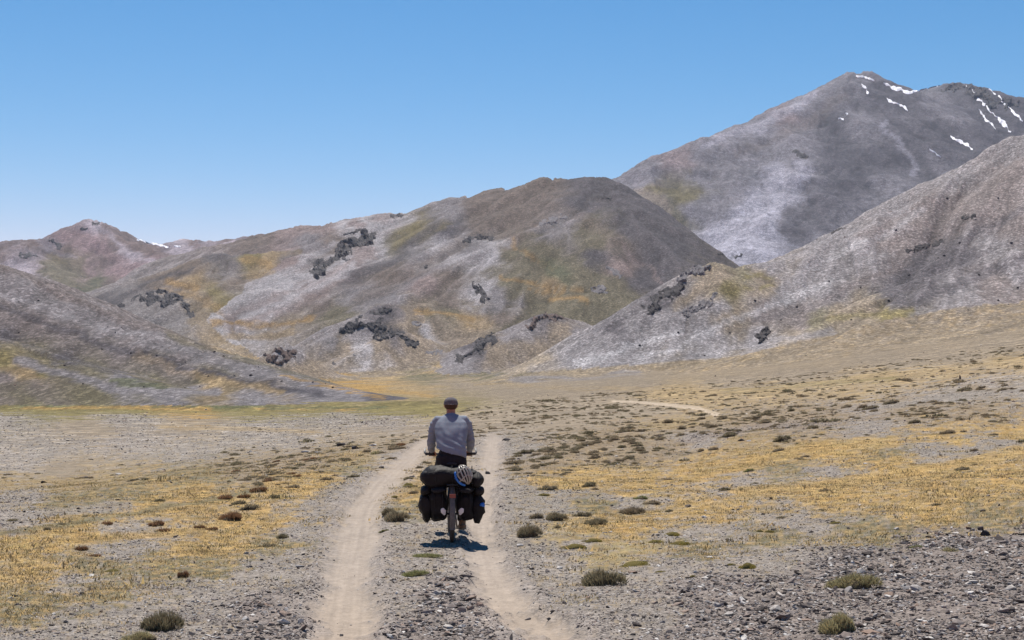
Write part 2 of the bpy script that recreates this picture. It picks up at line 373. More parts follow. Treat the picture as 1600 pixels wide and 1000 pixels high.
# layer 0 = valley floor and near ground, 1.. = ORDER
SMP = {0: '''50 700 gravell|200 690 gravel|400 672 gravell|600 662 gravel|100 740 tan|300 705 gravell|0 652 gravell|520 655 gravell|300 665 tan|600 678 tan|150 670 tan|20 725 gravel|450 690 gravell|0 750 ochre|120 752 ochre|200 655 gravell
0 640 ogreen|100 641 ogreen|200 640 ogreen|300 641 yellow|400 641 ogreen|500 640 ogreen|600 641 ogreen|660 640 ogreen|700 638 ogreen|60 634 green|350 634 green|250 634 yellow|520 636 ogreen
100 830 straw|300 780 straw|240 790 straw|500 745 straw|400 820 straw|150 885 olive|300 860 straw|50 940 olive|60 850 straw|100 790 olive|20 815 gravel|30 780 gravel|200 775 olive|330 745 olive|220 840 gravel|200 860 gravel|120 905 gravel|360 850 straw|250 880 olive|170 930 olive|60 900 straw|380 740 tuft|480 720 tuft|560 715 ochre|620 700 tuft|540 735 olive|460 770 straw|430 850 olive|200 950 gravel|330 890 olive|20 960 olive
440 900 gravel|400 950 graveld|300 960 gravel|100 985 gravel|470 830 gravel|500 790 gravel|420 880 gravel|350 920 gravel|460 980 graveld|30 990 gravel|560 750 gravell|620 712 gravell|550 770 gravell
640 900 gravel|650 980 graveld|635 775 straw|615 760 ochre|640 740 straw|660 715 ochre|620 800 olive|640 835 gravel|610 870 gravel|700 930 graveld|720 990 graveld|690 870 gravel|720 750 gravell|700 800 gravel|600 950 gravel
800 760 gravell|810 800 gravell|820 850 gravell|880 950 gravell|870 880 gravel|845 735 tuft|830 700 gravell|790 700 gravell|950 950 gravel|900 850 gravel|880 780 gravell
870 750 straw|930 745 straw|1000 760 straw|1200 715 straw|1400 720 straw|1500 760 straw|1300 780 straw|1100 800 straw|1000 825 straw|950 870 moss|1050 875 gravel|1150 875 gravel|900 840 moss|1550 812 olive|1200 845 olive|1350 830 olive|1450 800 straw|1580 740 straw|1100 740 straw|930 790 olive|980 780 gravel|1130 830 gravel|1250 820 gravel|1030 700 tuft|1580 680 straw|1480 690 straw|1300 710 straw|950 825 straw|1090 858 olive|1040 835 gravel|1000 850 moss
1100 920 graveld|1300 880 graveld|1480 860 graveld|1500 960 graveld|1200 960 graveld|1000 970 gravel|1590 850 graveld|1400 920 graveld|1590 990 graveld|1100 985 graveld|1020 900 gravel|1240 870 gravel
1450 705 gravell|1560 690 gravell|1500 705 gravell|1280 738 gravel|1160 755 gravel|1090 685 gravel|1340 668 gravel|1390 712 olive|1240 735 olive|1540 600 gravel|1590 615 gravell|1480 622 gravell|1360 640 gravel
820 650 tan|880 660 tan|950 680 tuft|1100 670 tuft|1200 650 tuft|1250 670 tuft|1400 640 tuft|1550 605 tuft|1000 645 tan|750 650 tan|1500 640 tuft|720 665 tan|1300 655 tuft|1050 660 ochre|900 640 tan|870 700 tuft|960 715 tuft|1160 690 ochre
1200 615 ochre|1400 590 ochre|1100 625 ochre|1330 615 ochre|1400 565 tan|1050 612 ochre|1500 560 tan|1580 565 ochre|1580 545 tan|1250 590 tan|1150 600 tan|1480 585 ochre
900 612 tan|800 612 tan|720 600 tan|600 595 ochre|560 585 tan|1000 600 tan|640 575 tan|800 590 tan|500 565 tan|580 605 yellow|640 612 ochre|860 600 tan|950 590 tan|460 520 yellow|400 512 yellow|330 520 yellow|480 500 yellow|420 530 ochre|480 590 ochre|540 600 yellow|700 582 ochre|760 585 olive|660 590 olive''',
1: '''0 440 scree|100 480 scree|200 505 scree|300 540 screed|400 575 screed|500 605 screed|580 618 screed|0 420 greyb|100 462 greyb|200 498 greyb|300 520 olive|350 545 ochre|30 455 scree|150 500 scree
0 475 greyb|100 510 greyb|200 545 greyb|280 570 greyb|50 500 greyb|0 520 screed|100 560 screed|0 560 ogreen|60 575 ogreen|150 560 olive|220 575 olive|300 590 olive|200 600 scree|100 570 olive|250 600 olive|330 600 ochre|420 608 scree|0 600 greyb|60 615 greyb|150 620 olive|260 625 scree|400 625 scree|500 625 scree|350 585 olive|430 600 ochre|50 630 olive|60 545 olive|40 580 ochre|560 628 scree''',
2: '''1580 230 scree|1500 280 scree|1400 330 scree|1300 375 scree|1200 420 scree|1560 300 greyb|1450 350 greyb|1350 400 scree|1590 270 greyb|1500 320 greyb|1400 380 greyb|1300 430 scree|1250 440 scree|1500 400 screed|1590 350 greyb|1590 420 scree|1500 450 scree|1400 460 screed|1450 420 screed|1590 480 greyb|1590 520 greyb|1500 500 scree|1350 485 tan|1280 495 olive|1390 492 ogreen|1310 490 tan|1200 450 tan|1130 440 tan|1160 430 olive|1190 432 tan|1090 460 tan|1050 500 scree|1000 520 scree|950 545 scree|900 560 scree|850 575 tan|1110 480 scree|1150 500 tan|1100 520 scree|1200 480 greyb|1250 500 greyb|1180 530 scree|1100 560 scree|1000 565 scree|1250 530 tan|1350 520 tan|1450 510 scree|1590 540 greyb|1060 450 scree|1030 470 screed|970 520 screed|1230 460 scree|1300 460 scree|1420 440 screed|1550 380 scree|1550 440 greyb|1140 455 ogreen|1400 540 tan|1300 550 tan|1200 570 tan|1050 580 tan|1150 580 tan|950 575 scree|1520 500 greyb|1590 560 ochre|1560 340 greyb''',
3: '''860 495 screed|830 520 scree|800 520 scree|880 520 tan|780 545 tan|740 545 screed|840 545 tan|900 520 scree|720 565 scree|600 490 screed|560 520 scree|520 530 scree|640 510 tan|610 525 screed|590 540 tan|650 545 tan|540 545 tan|450 555 scree|480 575 tan|420 570 tan|570 545 screel''',
4: '''170 475 screed|200 465 scree|250 440 brown|300 420 brown|350 402 screed|390 408 ogreen|420 412 ochre|400 430 tan|350 430 scree|300 455 tan|340 460 ogreen|355 480 ogreen|310 440 ochre|260 465 scree|230 490 scree|280 500 scree|330 500 tan|200 490 scree|420 440 scree|400 460 screel|370 490 screel|360 440 brown|320 470 tan|450 420 screed|430 424 ochre|460 460 screel|450 500 ochre|400 500 ochre|350 505 ochre''',
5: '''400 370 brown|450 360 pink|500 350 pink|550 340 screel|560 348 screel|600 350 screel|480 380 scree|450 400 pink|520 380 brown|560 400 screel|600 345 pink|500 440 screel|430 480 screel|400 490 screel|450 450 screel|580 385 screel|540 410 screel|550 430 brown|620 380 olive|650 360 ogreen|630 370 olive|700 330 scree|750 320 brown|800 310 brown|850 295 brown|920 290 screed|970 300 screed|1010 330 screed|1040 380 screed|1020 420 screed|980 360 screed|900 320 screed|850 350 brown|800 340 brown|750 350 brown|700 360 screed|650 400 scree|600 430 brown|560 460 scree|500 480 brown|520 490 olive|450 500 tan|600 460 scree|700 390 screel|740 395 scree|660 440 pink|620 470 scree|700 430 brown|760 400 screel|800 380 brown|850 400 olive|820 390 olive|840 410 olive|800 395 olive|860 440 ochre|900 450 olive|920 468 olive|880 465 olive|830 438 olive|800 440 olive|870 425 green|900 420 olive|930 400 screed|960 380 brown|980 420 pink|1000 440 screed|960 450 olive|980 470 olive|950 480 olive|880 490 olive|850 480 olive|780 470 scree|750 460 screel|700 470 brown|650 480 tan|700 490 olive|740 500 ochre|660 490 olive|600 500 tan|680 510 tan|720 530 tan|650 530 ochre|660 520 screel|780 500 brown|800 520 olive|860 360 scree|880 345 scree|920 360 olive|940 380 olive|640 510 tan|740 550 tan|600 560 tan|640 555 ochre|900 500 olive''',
6: '''0 400 brown|50 380 brown|100 365 pink|150 355 screel|120 375 pink|80 380 scree|40 400 scree|20 410 screel|100 400 brown|150 380 pink|180 375 brown|200 400 screel|170 400 brown|220 390 brown|240 400 pink|250 390 scree|230 430 pink|260 420 screel|100 430 olive|80 420 olive|120 410 olive|150 440 green|100 450 olive|60 440 scree|150 460 green|190 420 pink|170 450 brown|210 450 brown|240 440 brown|280 385 screel|290 400 screel|320 385 scree|300 380 brown|350 372 brown|380 375 scree|400 365 brown|340 390 screel|360 380 screel|140 430 pink|90 405 ogreen|30 420 screel|270 400 screel''',
7: '''980 285 scree|1020 270 scree|1060 250 pink|1100 235 scree|1150 210 scree|1200 190 scree|1250 160 scree|1300 140 scree|1340 130 scree|1380 150 screed|1420 160 screed|1150 250 scree|1100 280 scree|1050 300 olive|1070 302 ogreen|1030 300 tan|1060 340 olive|1080 330 scree|1150 290 scree|1200 240 scree|1220 280 pale|1200 310 pale|1170 330 pale|1250 330 scree|1120 360 pale|1080 390 pale|1150 390 pale|1100 410 pale|1200 370 pale|1180 400 pale|1250 220 scree|1300 190 screed|1300 240 screed|1350 200 scree|1360 180 scree|1350 250 screed|1400 250 screed|1320 290 screed|1280 320 screed|1250 290 screed|1400 200 scree|1420 230 screed|1450 200 screed|1480 150 scree|1450 160 scree|1500 180 scree|1480 220 screed|1540 160 screed|1580 170 screed|1560 200 screed|1590 150 screed|1440 250 scree|1380 290 scree|1300 350 scree|1240 360 screed|1230 180 pink|1190 220 scree|1260 260 scree|1130 320 scree|1100 330 scree|1055 350 olive'''}
def parse(s):
    o = []
    for ln in s.strip().split('\n'):
        for t in ln.split('|'):
            a, b, c = t.split(); o.append((float(a), float(b), CLS.index(c)))
    return o
NC = len(CLS)
WT = np.zeros((NC,) + Zt.shape, np.float32)
wpx = fbm(K1*30, K2*30, 3, 301); wpy = fbm(K1*30, K2*30, 3, 302)
for li in range(0, 8):
    m = LAB == li
    if li == 0:
        U = PXg[m] + wpx[m]*26; V = PYg[m] + wpy[m]*14
        U = np.clip(U, -30, 1630); sx, sy = 46.0, 15.0
        V = np.clip(V, 480, 1010)
    else:
        U = PXg[m] + wpx[m]*14; V = PYg[m] + wpy[m]*10
        U = np.clip(U, -40, 1640); sx, sy = 30.0, 22.0
    Wm = np.zeros((NC, U.size), np.float32)
    for (a, b, c) in parse(SMP[li]):
        if li == 0:
            yy = b
            sxx = sx*(0.7 + max(b - 600, 0)/260); syy = sy*(0.45 + max(b - 600, 0)/200)
        else: sxx, syy = sx, sy
        d2 = ((U - a)/sxx)**2 + ((V - b)/syy)**2
        Wm[c] += 1.0/(0.05 + d2)**1.7
    Wm /= Wm.sum(0, keepdims=True)
    WT[:, m] = Wm
farf = smooth01(Yg, 150, 300)
# class weights are broken up by noise so that covers interlock instead of fading
NZ = [fbm(K1*70, K2*70, 3, 400 + c*7, 0.6)*0.95 + pnoise(K1*18, K2*18, 401 + c*7)*0.45 + pnoise(K1*240, K2*240, 402 + c*7)*0.85 for c in range(6)]
for c in range(NC):
    nz = NZ[c % 6]*(1 if (c//6) % 2 == 0 else -1)*np.where(LAB == 1, .35, np.where(LAB == 0, 1.35, .42)) + (ST_B*0.6 + ST_A*0.25)*farf*(1 if c < 4 else (-0.6 if c > 4 else 0))
    WT[c] *= np.exp(np.clip(nz, -2.5, 2.5)*np.where(farf > 0.5, 1.0, 1.35))
WT = WT**(1.9 - 0.75*farf)
WT /= WT.sum(0, keepdims=True)
CO = np.zeros(Zt.shape + (3,), np.float32)
for c in range(NC): CO += WT[c][..., None]*np.array(PAL[CLS[c]], np.float32)
# near the track turf and grit interlock at every scale, and green turf is never without straw
nn_ = (LAB == 0)*(1 - smooth01(Yg, 90, 200))
ci = {k: CLS.index(k) for k in CLS}
mixg = smooth01(fbm(K1*150 + 5, K2*150, 3, 971), .06, .42)*nn_*.5
mixs = smooth01(fbm(K1*110 + 15, K2*110, 3, 975), -.15, .30)*nn_*.75
for k_ in ('straw', 'olive', 'ochre', 'moss', 'tuft', 'ogreen'):
    mv = WT[ci[k_]]*mixg; WT[ci[k_]] -= mv; WT[ci['gravel']] += mv
for k_ in ('olive', 'moss', 'ogreen'):
    mv = WT[ci[k_]]*mixs; WT[ci[k_]] -= mv; WT[ci['straw']] += mv*.6; WT[ci['ochre']] += mv*.4
for k_ in ('gravel', 'gravell'):
    mv = WT[ci[k_]]*smooth01(fbm(K1*130 + 25, K2*130, 3, 979), .12, .5)*nn_*.45; WT[ci[k_]] -= mv; WT[ci['ochre']] += mv
mv = WT[ci['straw']]*smooth01(fbm(K1*60 + 35, K2*60, 3, 983), .0, .45)*nn_*.6; WT[ci['straw']] -= mv; WT[ci['ochre']] += mv
# long bands, run-outs and grass ribbons that follow the slopes: layer(s), class, half width, strength, line
BANDS = '''1 scree 17 .95 -60 425 60 470 150 502 250 535 350 563 450 590 560 612
1 screel 4 .5 -40 447 60 476 150 508 220 528
1 screed 6 1 -60 462 0 480 100 516 200 549 300 578 400 600 500 614
1 greyb 7 .8 0 412 100 459 200 499 300 532
1 olive 6 .7 260 524 420 570 540 602
1 ochre 6 .8 210 558 280 582 340 594 440 612
1 scree 7 .95 30 564 90 580 160 601 250 613 340 614
1 greyb 14 .6 0 500 100 535 200 566 290 590
1 green 3 .8 170 594 260 608
1 ochre 3 .6 0 574 60 592
1 olive 12 .5 -40 610 60 615 150 612
1 screed 5 .6 40 540 130 568 210 592
1 yellow 2.5 .8 440 588 520 604 600 622
45 yellow 5 .4 250 455 300 463 340 476 352 495
45 yellow 5 .7 262 441 310 452
45 yellow 4 .5 380 408 425 414
45 ochre 6 .7 385 424 425 426
4 screed 5 .8 150 480 200 458 250 436 300 420
45 pink 16 .8 572 392 545 425 500 452 450 470 400 490 362 502
45 screel 7 .8 555 418 500 448 440 474 380 496
5 screel 6 .7 400 446 440 428 495 400 520 378
5 pink 9 .8 545 332 560 350
5 screel 7 .7 645 340 595 350 560 364
5 ogreen 10 .6 690 352 650 362 618 378
5 scree 7 .7 700 410 640 440 590 470 560 482
5 screel 4 .7 745 396 700 404 650 422
5 screel 5 .6 720 372 770 382 800 380
5 screed 9 .7 540 440 620 400 680 350
5 brown 10 .6 560 470 640 430 720 380
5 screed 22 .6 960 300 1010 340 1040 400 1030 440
5 yellow 3 .55 795 375 830 402 868 422
5 yellow 2.5 .7 780 434 830 438 905 456
5 yellow 4 .85 858 464 920 473
5 yellow 2.5 .6 830 448 880 458
5 green 8 .7 850 408 880 436
35 yellow 4 .8 655 484 700 492 735 502
035 yellow 4 .85 262 512 340 506 400 508 440 508 490 498
035 ochre 6 .7 280 522 360 524 460 520
5 pink 4 .5 980 385 1010 415 1030 440
5 screel 4 .5 850 350 885 340
5 brown 12 .5 800 310 880 330 940 360
6 screel 4 .7 150 356 190 385 240 412 282 432
6 brown 7 .8 165 352 215 382 270 406
6 pink 3 .7 146 384 200 420 250 442
6 pink 4 .7 120 360 170 395 230 425
6 screel 10 .8 290 386 290 410 278 430
6 scree 4 .7 60 378 90 395 120 405
6 green 20 .5 80 420 130 450 170 470
2 screed 10 .8 1390 482 1480 452 1600 404 1700 370
2 screed 7 .7 1180 500 1250 482 1330 452 1450 402 1600 330
2 screel 5 .6 1000 562 1100 521 1200 480 1300 440
2 scree 10 .5 830 582 950 545 1050 503 1100 474
2 screel 5 .7 900 566 1000 540 1060 515
2 ogreen 3 .8 1140 462 1180 450 1210 444
2 ogreen 3 .8 1160 434 1190 430 1212 438
2 ogreen 5 .7 1300 494 1390 492 1425 486
2 pink 9 .7 1600 512 1480 540 1380 558
2 scree 5 .7 1020 565 1150 545 1300 517
2 screed 4 .7 1500 505 1560 490 1620 470
2 greyb 9 .6 1180 500 1300 465 1420 410
2 tan 9 .7 1120 425 1090 455 1060 480
2 greyb 8 .6 1340 370 1470 320 1600 270
2 screel 5 .5 1260 420 1350 380 1450 330
2 ochre 4 .6 1400 520 1500 500 1580 478
7 screed 20 .8 1355 150 1420 220 1460 280
7 screed 10 .7 1290 180 1330 240 1350 290
7 pale 12 .7 1255 262 1240 310 1180 345
7 pale 18 .7 1200 330 1150 370 1100 410
7 pale 7 .6 1100 230 1180 200 1270 150
7 pale 4 .5 1380 190 1410 235 1430 270
7 screed 12 .7 1230 330 1300 350
7 ogreen 5 .85 1010 297 1050 299 1085 309
7 tan 8 .8 985 300 1040 315 1050 330
7 olive 6 .8 1060 330 1064 355
7 screed 25 .7 1500 150 1560 190 1600 190
7 brown 8 .4 1150 240 1250 200 1320 150
0 yellow 2.5 .9 520 599 560 607 680 618
0 yellow 2 .9 300 520 380 545 470 570
0 scree 1.5 .5 655 577 740 583 800 586
0 yellow 2 .7 690 555 722 553
0 brown 1.5 .6 585 588 620 578 650 570
0 ogreen 6 .8 0 642 200 641 400 640 660 637
0 yellow 2.5 .7 40 638 200 637 330 640
0 yellow 2 .7 400 638 560 640
0 green 2 .7 240 634 420 637 600 638
0 ochre 3 .8 -20 752 130 752
0 ochre 3 .6 250 668 400 670 500 676
0 olive 4 .8 -20 836 150 812 300 786 400 766
0 gravel 8 .7 -20 812 100 800 200 790
0 straw 6 .7 120 845 300 830 420 800
0 ogreen 3 .7 1130 612 1250 602 1400 590
0 ochre 3 .6 1000 622 1200 606 1400 585 1600 560
0 tan 4 .6 1100 595 1300 575 1500 550
0 gravell 5 .8 1360 640 1450 625 1600 606
0 straw 9 .8 1150 770 1300 758 1450 735 1600 705
0 straw 9 .7 1120 740 1250 700 1400 690
0 graveld 6 .6 1060 690 1180 668 1300 660
0 scree 3 .7 800 592 900 590 1000 583
0 ochre 2 .7 740 597 860 606 1000 606'''
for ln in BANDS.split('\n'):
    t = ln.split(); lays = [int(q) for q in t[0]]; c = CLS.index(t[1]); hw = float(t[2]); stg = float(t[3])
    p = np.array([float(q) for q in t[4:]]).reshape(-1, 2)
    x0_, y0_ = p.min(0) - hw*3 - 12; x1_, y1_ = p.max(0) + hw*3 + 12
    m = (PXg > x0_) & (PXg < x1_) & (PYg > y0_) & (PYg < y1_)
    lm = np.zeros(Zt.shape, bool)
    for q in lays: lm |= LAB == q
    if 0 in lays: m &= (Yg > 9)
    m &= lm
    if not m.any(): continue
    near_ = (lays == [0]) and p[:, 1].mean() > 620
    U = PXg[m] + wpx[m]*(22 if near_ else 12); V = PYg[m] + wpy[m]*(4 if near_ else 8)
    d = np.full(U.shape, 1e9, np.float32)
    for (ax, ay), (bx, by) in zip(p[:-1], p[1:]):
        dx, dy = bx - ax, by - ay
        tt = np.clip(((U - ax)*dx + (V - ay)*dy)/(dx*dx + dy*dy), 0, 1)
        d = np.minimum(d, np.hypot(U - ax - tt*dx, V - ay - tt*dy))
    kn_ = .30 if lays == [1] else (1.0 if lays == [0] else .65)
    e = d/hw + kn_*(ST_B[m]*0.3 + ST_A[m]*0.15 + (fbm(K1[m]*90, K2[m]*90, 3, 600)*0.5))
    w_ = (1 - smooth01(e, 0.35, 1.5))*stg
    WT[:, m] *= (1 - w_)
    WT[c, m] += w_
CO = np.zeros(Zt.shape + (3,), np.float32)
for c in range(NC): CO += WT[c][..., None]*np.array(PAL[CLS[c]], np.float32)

GR = np.zeros(Zt.shape, np.float32); STN = np.zeros(Zt.shape, np.float32)
for k, v in GRASSY.items(): GR += v*WT[CLS.index(k)]
for k, v in STONY.items(): STN += v*WT[CLS.index(k)]
TUF = WT[CLS.index('tuft')] + 0.5*WT[CLS.index('brown')]
# far slopes: thin growth over the same grey-brown stone, never a pure colour
hb = (farf*HILLg)[..., None]
under = np.array((.175, .150, .142), np.float32)*(1 + 0.25*ST_B[..., None])
CO = CO*(1 - 0.15*hb) + under*0.15*hb
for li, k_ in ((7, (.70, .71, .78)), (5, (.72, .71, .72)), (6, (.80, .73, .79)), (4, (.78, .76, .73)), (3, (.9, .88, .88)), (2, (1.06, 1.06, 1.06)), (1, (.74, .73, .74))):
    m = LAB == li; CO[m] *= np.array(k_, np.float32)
CO *= (1 - .14*smooth01(Yg, 120, 400)*(LAB == 0))[..., None]
# grain of the slopes
grain = 1 + farf*(ST_A*0.10 + ST_B*0.13 + ST_C*0.11 + fbm(K1*480, K2*480, 2, 88)*0.16)
CO *= np.clip(grain, 0.5, 1.6)[..., None]
# dry turf varies from pink straw to grey litter
gv_ = fbm(K1*120 + 9, K2*120, 3, 951); gw_ = pnoise(K1*45, K2*45, 955)
gg_ = (GR*(1 - farf))[..., None]
CO = CO*(1 + gg_*(gv_[..., None]*np.array((.16, .20, .26), np.float32) + gw_[..., None]*np.array((.04, -.03, -.10), np.float32)))

# crests carry paler broken stone, hollows finer dark grit
tr = TRK[..., None]
dustc = np.array(PAL['dust'], np.float32)
warm = smooth01(10.5 + 6 - Yg, 0, 6)[..., None]
rs_ = (np.where(np.abs(rl) < np.abs(rrt), rl, rrt + 7))
strk = pnoise(rs_*5.5, Yg*0.18, 96)*.10 + pnoise(rs_*11, Yg*0.3, 97)*.06 + fbm(Xg*3, Yg*0.8, 3, 91)*.08 + fbm(Xg*14, Yg*9, 2, 92)*.07
CO = CO*(1 - tr*0.93) + tr*0.93*(dustc*(1 + strk[..., None]))*(1 - 0.05*warm*np.array([0, .6, 1.6], np.float32))
GR *= (1 - TRK); STN = np.maximum(STN, 0)*(1 - 0.92*TRK)
# verges: fine gravel either side of the wheel ruts
vg = np.maximum(1 - smooth01(np.abs(rl) + nw, 1.0, 2.0), 1 - smooth01(np.abs(rrt) + nw, 1.0, 2.2))*tnear*(1 - TRK)*smooth01(py0, 668, 690)
CO = CO*(1 - vg[..., None]*0.75) + vg[..., None]*0.75*np.array((.27, .238, .215), np.float32)
GR *= (1 - vg*0.9); STN = np.maximum(STN, vg*0.8)
# far piece of the track on the slope
def poly_mask(pts, w):
    d = np.full(Zt.shape, 1e9, np.float32)
    for (x0, y0), (x1, y1) in zip(pts[:-1], pts[1:]):
        dx, dy = x1 - x0, y1 - y0
        t = np.clip(((PXg - x0)*dx + (PYg - y0)*dy)/(dx*dx + dy*dy), 0, 1)
        d = np.minimum(d, np.hypot((PXg - x0 - t*dx)*0.35, PYg - y0 - t*dy))
    return 1 - smooth01(d, w*0.5, w)
ft = np.maximum(poly_mask([(960, 627), (1000, 629), (1050, 634), (1095, 640), (1118, 649)], 2.2), poly_mask([(985, 627), (1040, 631), (1090, 636), (1122, 646)], 1.6)*0.9)
ft *= (LAB == 0)*(Yg > 50)*(Yg < 260)*np.clip(0.85 + 0.5*fbm(K1*200, K2*60, 2, 93), 0, 1)
CO = CO*(1 - ft[..., None]) + ft[..., None]*np.array((.42, .345, .26), np.float32)
GR *= 1 - ft; TRK = np.maximum(TRK, ft)
print('paint', round(time.time() - T0, 1))

# ------------------------------------------------------------------ materials
def new_mat(name):
    m = bpy.data.materials.new(name); m.use_nodes = True
    nt = m.node_tree; b = nt.nodes['Principled BSDF']
    b.inputs['Specular IOR Level'].default_value = 0.25
    return m, nt, b
def node(nt, t, **kw):
    n_ = nt.nodes.new(t)
    for k, v in kw.items():
        if k.startswith('i_'): n_.inputs[k[2:].replace('_', ' ')].default_value = v
        else: setattr(n_, k, v)
    return n_
def mathn(nt, op, a, b=None, clamp=False):
    n_ = nt.nodes.new('ShaderNodeMath'); n_.operation = op; n_.use_clamp = clamp
    for k, v in enumerate((a, b)):
        if v is None: continue
        if isinstance(v, (int, float)): n_.inputs[k].default_value = v
        else: nt.links.new(v, n_.inputs[k])
    return n_.outputs[0]
def maprange(nt, v, a, b, c, d):
    n_ = nt.nodes.new('ShaderNodeMapRange'); nt.links.new(v, n_.inputs[0])
    for k, x in enumerate((a, b, c, d)): n_.inputs[k+1].default_value = x
    return n_.outputs[0]

def ground_material(name):
    m, nt, b = new_mat(name)
    L = nt.links.new
    b.inputs['Roughness'].default_value = 0.95
    b.inputs['Specular IOR Level'].default_value = 0.12
    at = node(nt, 'ShaderNodeAttribute', attribute_name='cover')
    am = node(nt, 'ShaderNodeAttribute', attribute_name='kinds')       # x stony, y grassy, z track
    sep = node(nt, 'ShaderNodeSeparateXYZ'); L(am.outputs['Vector'], sep.inputs[0])
    geo = node(nt, 'ShaderNodeNewGeometry')
    pos = geo.outputs['Position']
    sp = node(nt, 'ShaderNodeSeparateXYZ'); L(pos, sp.inputs[0])
    far1 = maprange(nt, sp.outputs['Y'], 45, 130, 0, 1)
    def noise(scale, det=3, rough=.6):
        n_ = node(nt, 'ShaderNodeTexNoise'); n_.inputs['Scale'].default_value = scale
        n_.inputs['Detail'].default_value = det; n_.inputs['Roughness'].default_value = rough
        L(pos, n_.inputs['Vector']); return n_.outputs['Fac']
    def voro(scale, feat='F1'):
        n_ = node(nt, 'ShaderNodeTexVoronoi'); n_.feature = feat; n_.inputs['Scale'].default_value = scale
        L(pos, n_.inputs['Vector']); return n_
    # pebbles: each cell has its own tone
    v1 = voro(34); v2 = voro(75)
    def cellval(v):
        c = node(nt, 'ShaderNodeSeparateColor'); L(v.outputs['Color'], c.inputs[0]); return c.outputs[0]
    peb = mathn(nt, 'ADD', mathn(nt, 'MULTIPLY', cellval(v1), 0.7), mathn(nt, 'MULTIPLY', cellval(v2), 0.4))
    peb = maprange(nt, peb, 0.15, 0.95, 0.62, 1.40)
    n1 = noise(9, 6, .72); n2 = noise(1.4, 6, .7); n3 = noise(0.33, 8, .75); n4 = noise(0.05, 9, .78)
    fine = mathn(nt, 'MULTIPLY', maprange(nt, n1, .3, .7, .75, 1.25), maprange(nt, n2, .3, .7, .82, 1.18))
    # near multiplier
    stn = mathn(nt, 'MULTIPLY', sep.outputs['X'], mathn(nt, 'SUBTRACT', 1.0, far1))
    mixp = node(nt, 'ShaderNodeMix'); mixp.data_type = 'FLOAT'
    L(stn, mixp.inputs[0]); mixp.inputs[2].default_value = 1.0; L(peb, mixp.inputs[3])
    nearm_ = mathn(nt, 'MULTIPLY', mixp.outputs[0], fine)
    # far multiplier: fractal speckle of blocks and grit
    n5 = noise(1.1, 5, .8)
    vf = voro(0.9)
    cf = cellval(vf)
    n6 = noise(3.3, 4, .8); nearfar = maprange(nt, sp.outputs['Y'], 500, 1500, 1, 0)
    spk = maprange(nt, mathn(nt, 'POWER', cf, 3.0), 0, 1, 0.84, 1.75)
    farm_ = mathn(nt, 'MULTIPLY', maprange(nt, n3, .3, .7, .72, 1.28), maprange(nt, n4, .3, .7, .82, 1.18))
    farm_ = mathn(nt, 'MULTIPLY', farm_, maprange(nt, n5, .3, .7, .74, 1.26))
    farm_ = mathn(nt, 'MULTIPLY', farm_, spk)
    # blocks and their dark gaps, coarser rock on the farther, higher ground
    def blocks(scale, lo_, hi_, wv):
        v_ = voro(scale); cv = cellval(v_)
        a_ = maprange(nt, cv, 0, 1, lo_, hi_)
        m_ = node(nt, 'ShaderNodeMix'); m_.data_type = 'FLOAT'; L(wv, m_.inputs[0]); m_.inputs[2].default_value = 1.0; L(a_, m_.inputs[3]); return m_.outputs[0]
    wfar = maprange(nt, sp.outputs['Y'], 1200, 2400, 0, 1)
    wmid = mathn(nt, 'MULTIPLY', maprange(nt, sp.outputs['Y'], 350, 800, 0, 1), mathn(nt, 'SUBTRACT', 1.0, wfar))
    farm_ = mathn(nt, 'MULTIPLY', farm_, blocks(.20, .78, 1.22, wfar))
    farm_ = mathn(nt, 'MULTIPLY', farm_, blocks(.09, .90, 1.10, wfar))
    farm_ = mathn(nt, 'MULTIPLY', farm_, blocks(.55, .76, 1.24, wmid))
    farm_ = mathn(nt, 'MULTIPLY', farm_, mathn(nt, 'ADD', 1.0, mathn(nt, 'MULTIPLY', nearfar, mathn(nt, 'MULTIPLY', mathn(nt, 'SUBTRACT', n6, .5), 2.2))))
    mx = node(nt, 'ShaderNodeMix'); mx.data_type = 'FLOAT'
    L(far1, mx.inputs[0]); L(nearm_, mx.inputs[2]); L(farm_, mx.inputs[3])
    wpl = mathn(nt, 'MULTIPLY', maprange(nt, sp.outputs['Y'], 24, 50, 0, 1), maprange(nt, sp.outputs['Y'], 180, 420, 1, 0))
    wpl = mathn(nt, 'MULTIPLY', wpl, mathn(nt, 'ADD', .35, mathn(nt, 'MULTIPLY', sep.outputs['X'], .65)))
    mxp = nt.nodes.new('ShaderNodeMath'); mxp.operation = 'MULTIPLY'; L(mx.outputs[0], mxp.inputs[0]); L(blocks(6.5, .66, 1.34, wpl), mxp.inputs[1])
    mxq = nt.nodes.new('ShaderNodeMath'); mxq.operation = 'MULTIPLY'; L(mxp.outputs[0], mxq.inputs[0]); L(blocks(2.6, .84, 1.16, wpl), mxq.inputs[1]); mx = mxq
    # grassy ground is mottled: tufts, litter and bare grit
    vg1 = voro(5.5); vg2 = voro(16)
    gm = mathn(nt, 'MULTIPLY', maprange(nt, cellval(vg1), 0, 1, .80, 1.16), maprange(nt, cellval(vg2), 0, 1, .76, 1.2))
    gmm = node(nt, 'ShaderNodeMix'); gmm.data_type = 'FLOAT'; L(mathn(nt, 'MULTIPLY', sep.outputs['Y'], mathn(nt, 'SUBTRACT', 1.0, far1)), gmm.inputs[0]); gmm.inputs[2].default_value = 1.0; L(gm, gmm.inputs[3])
    mxx = nt.nodes.new('ShaderNodeMath'); mxx.operation = 'MULTIPLY'; L(mx.outputs[0], mxx.inputs[0]); L(gmm.outputs[0], mxx.inputs[1])
    # the fine dust of the track is evener but peppered with grit
    mt = node(nt, 'ShaderNodeMix'); mt.data_type = 'FLOAT'
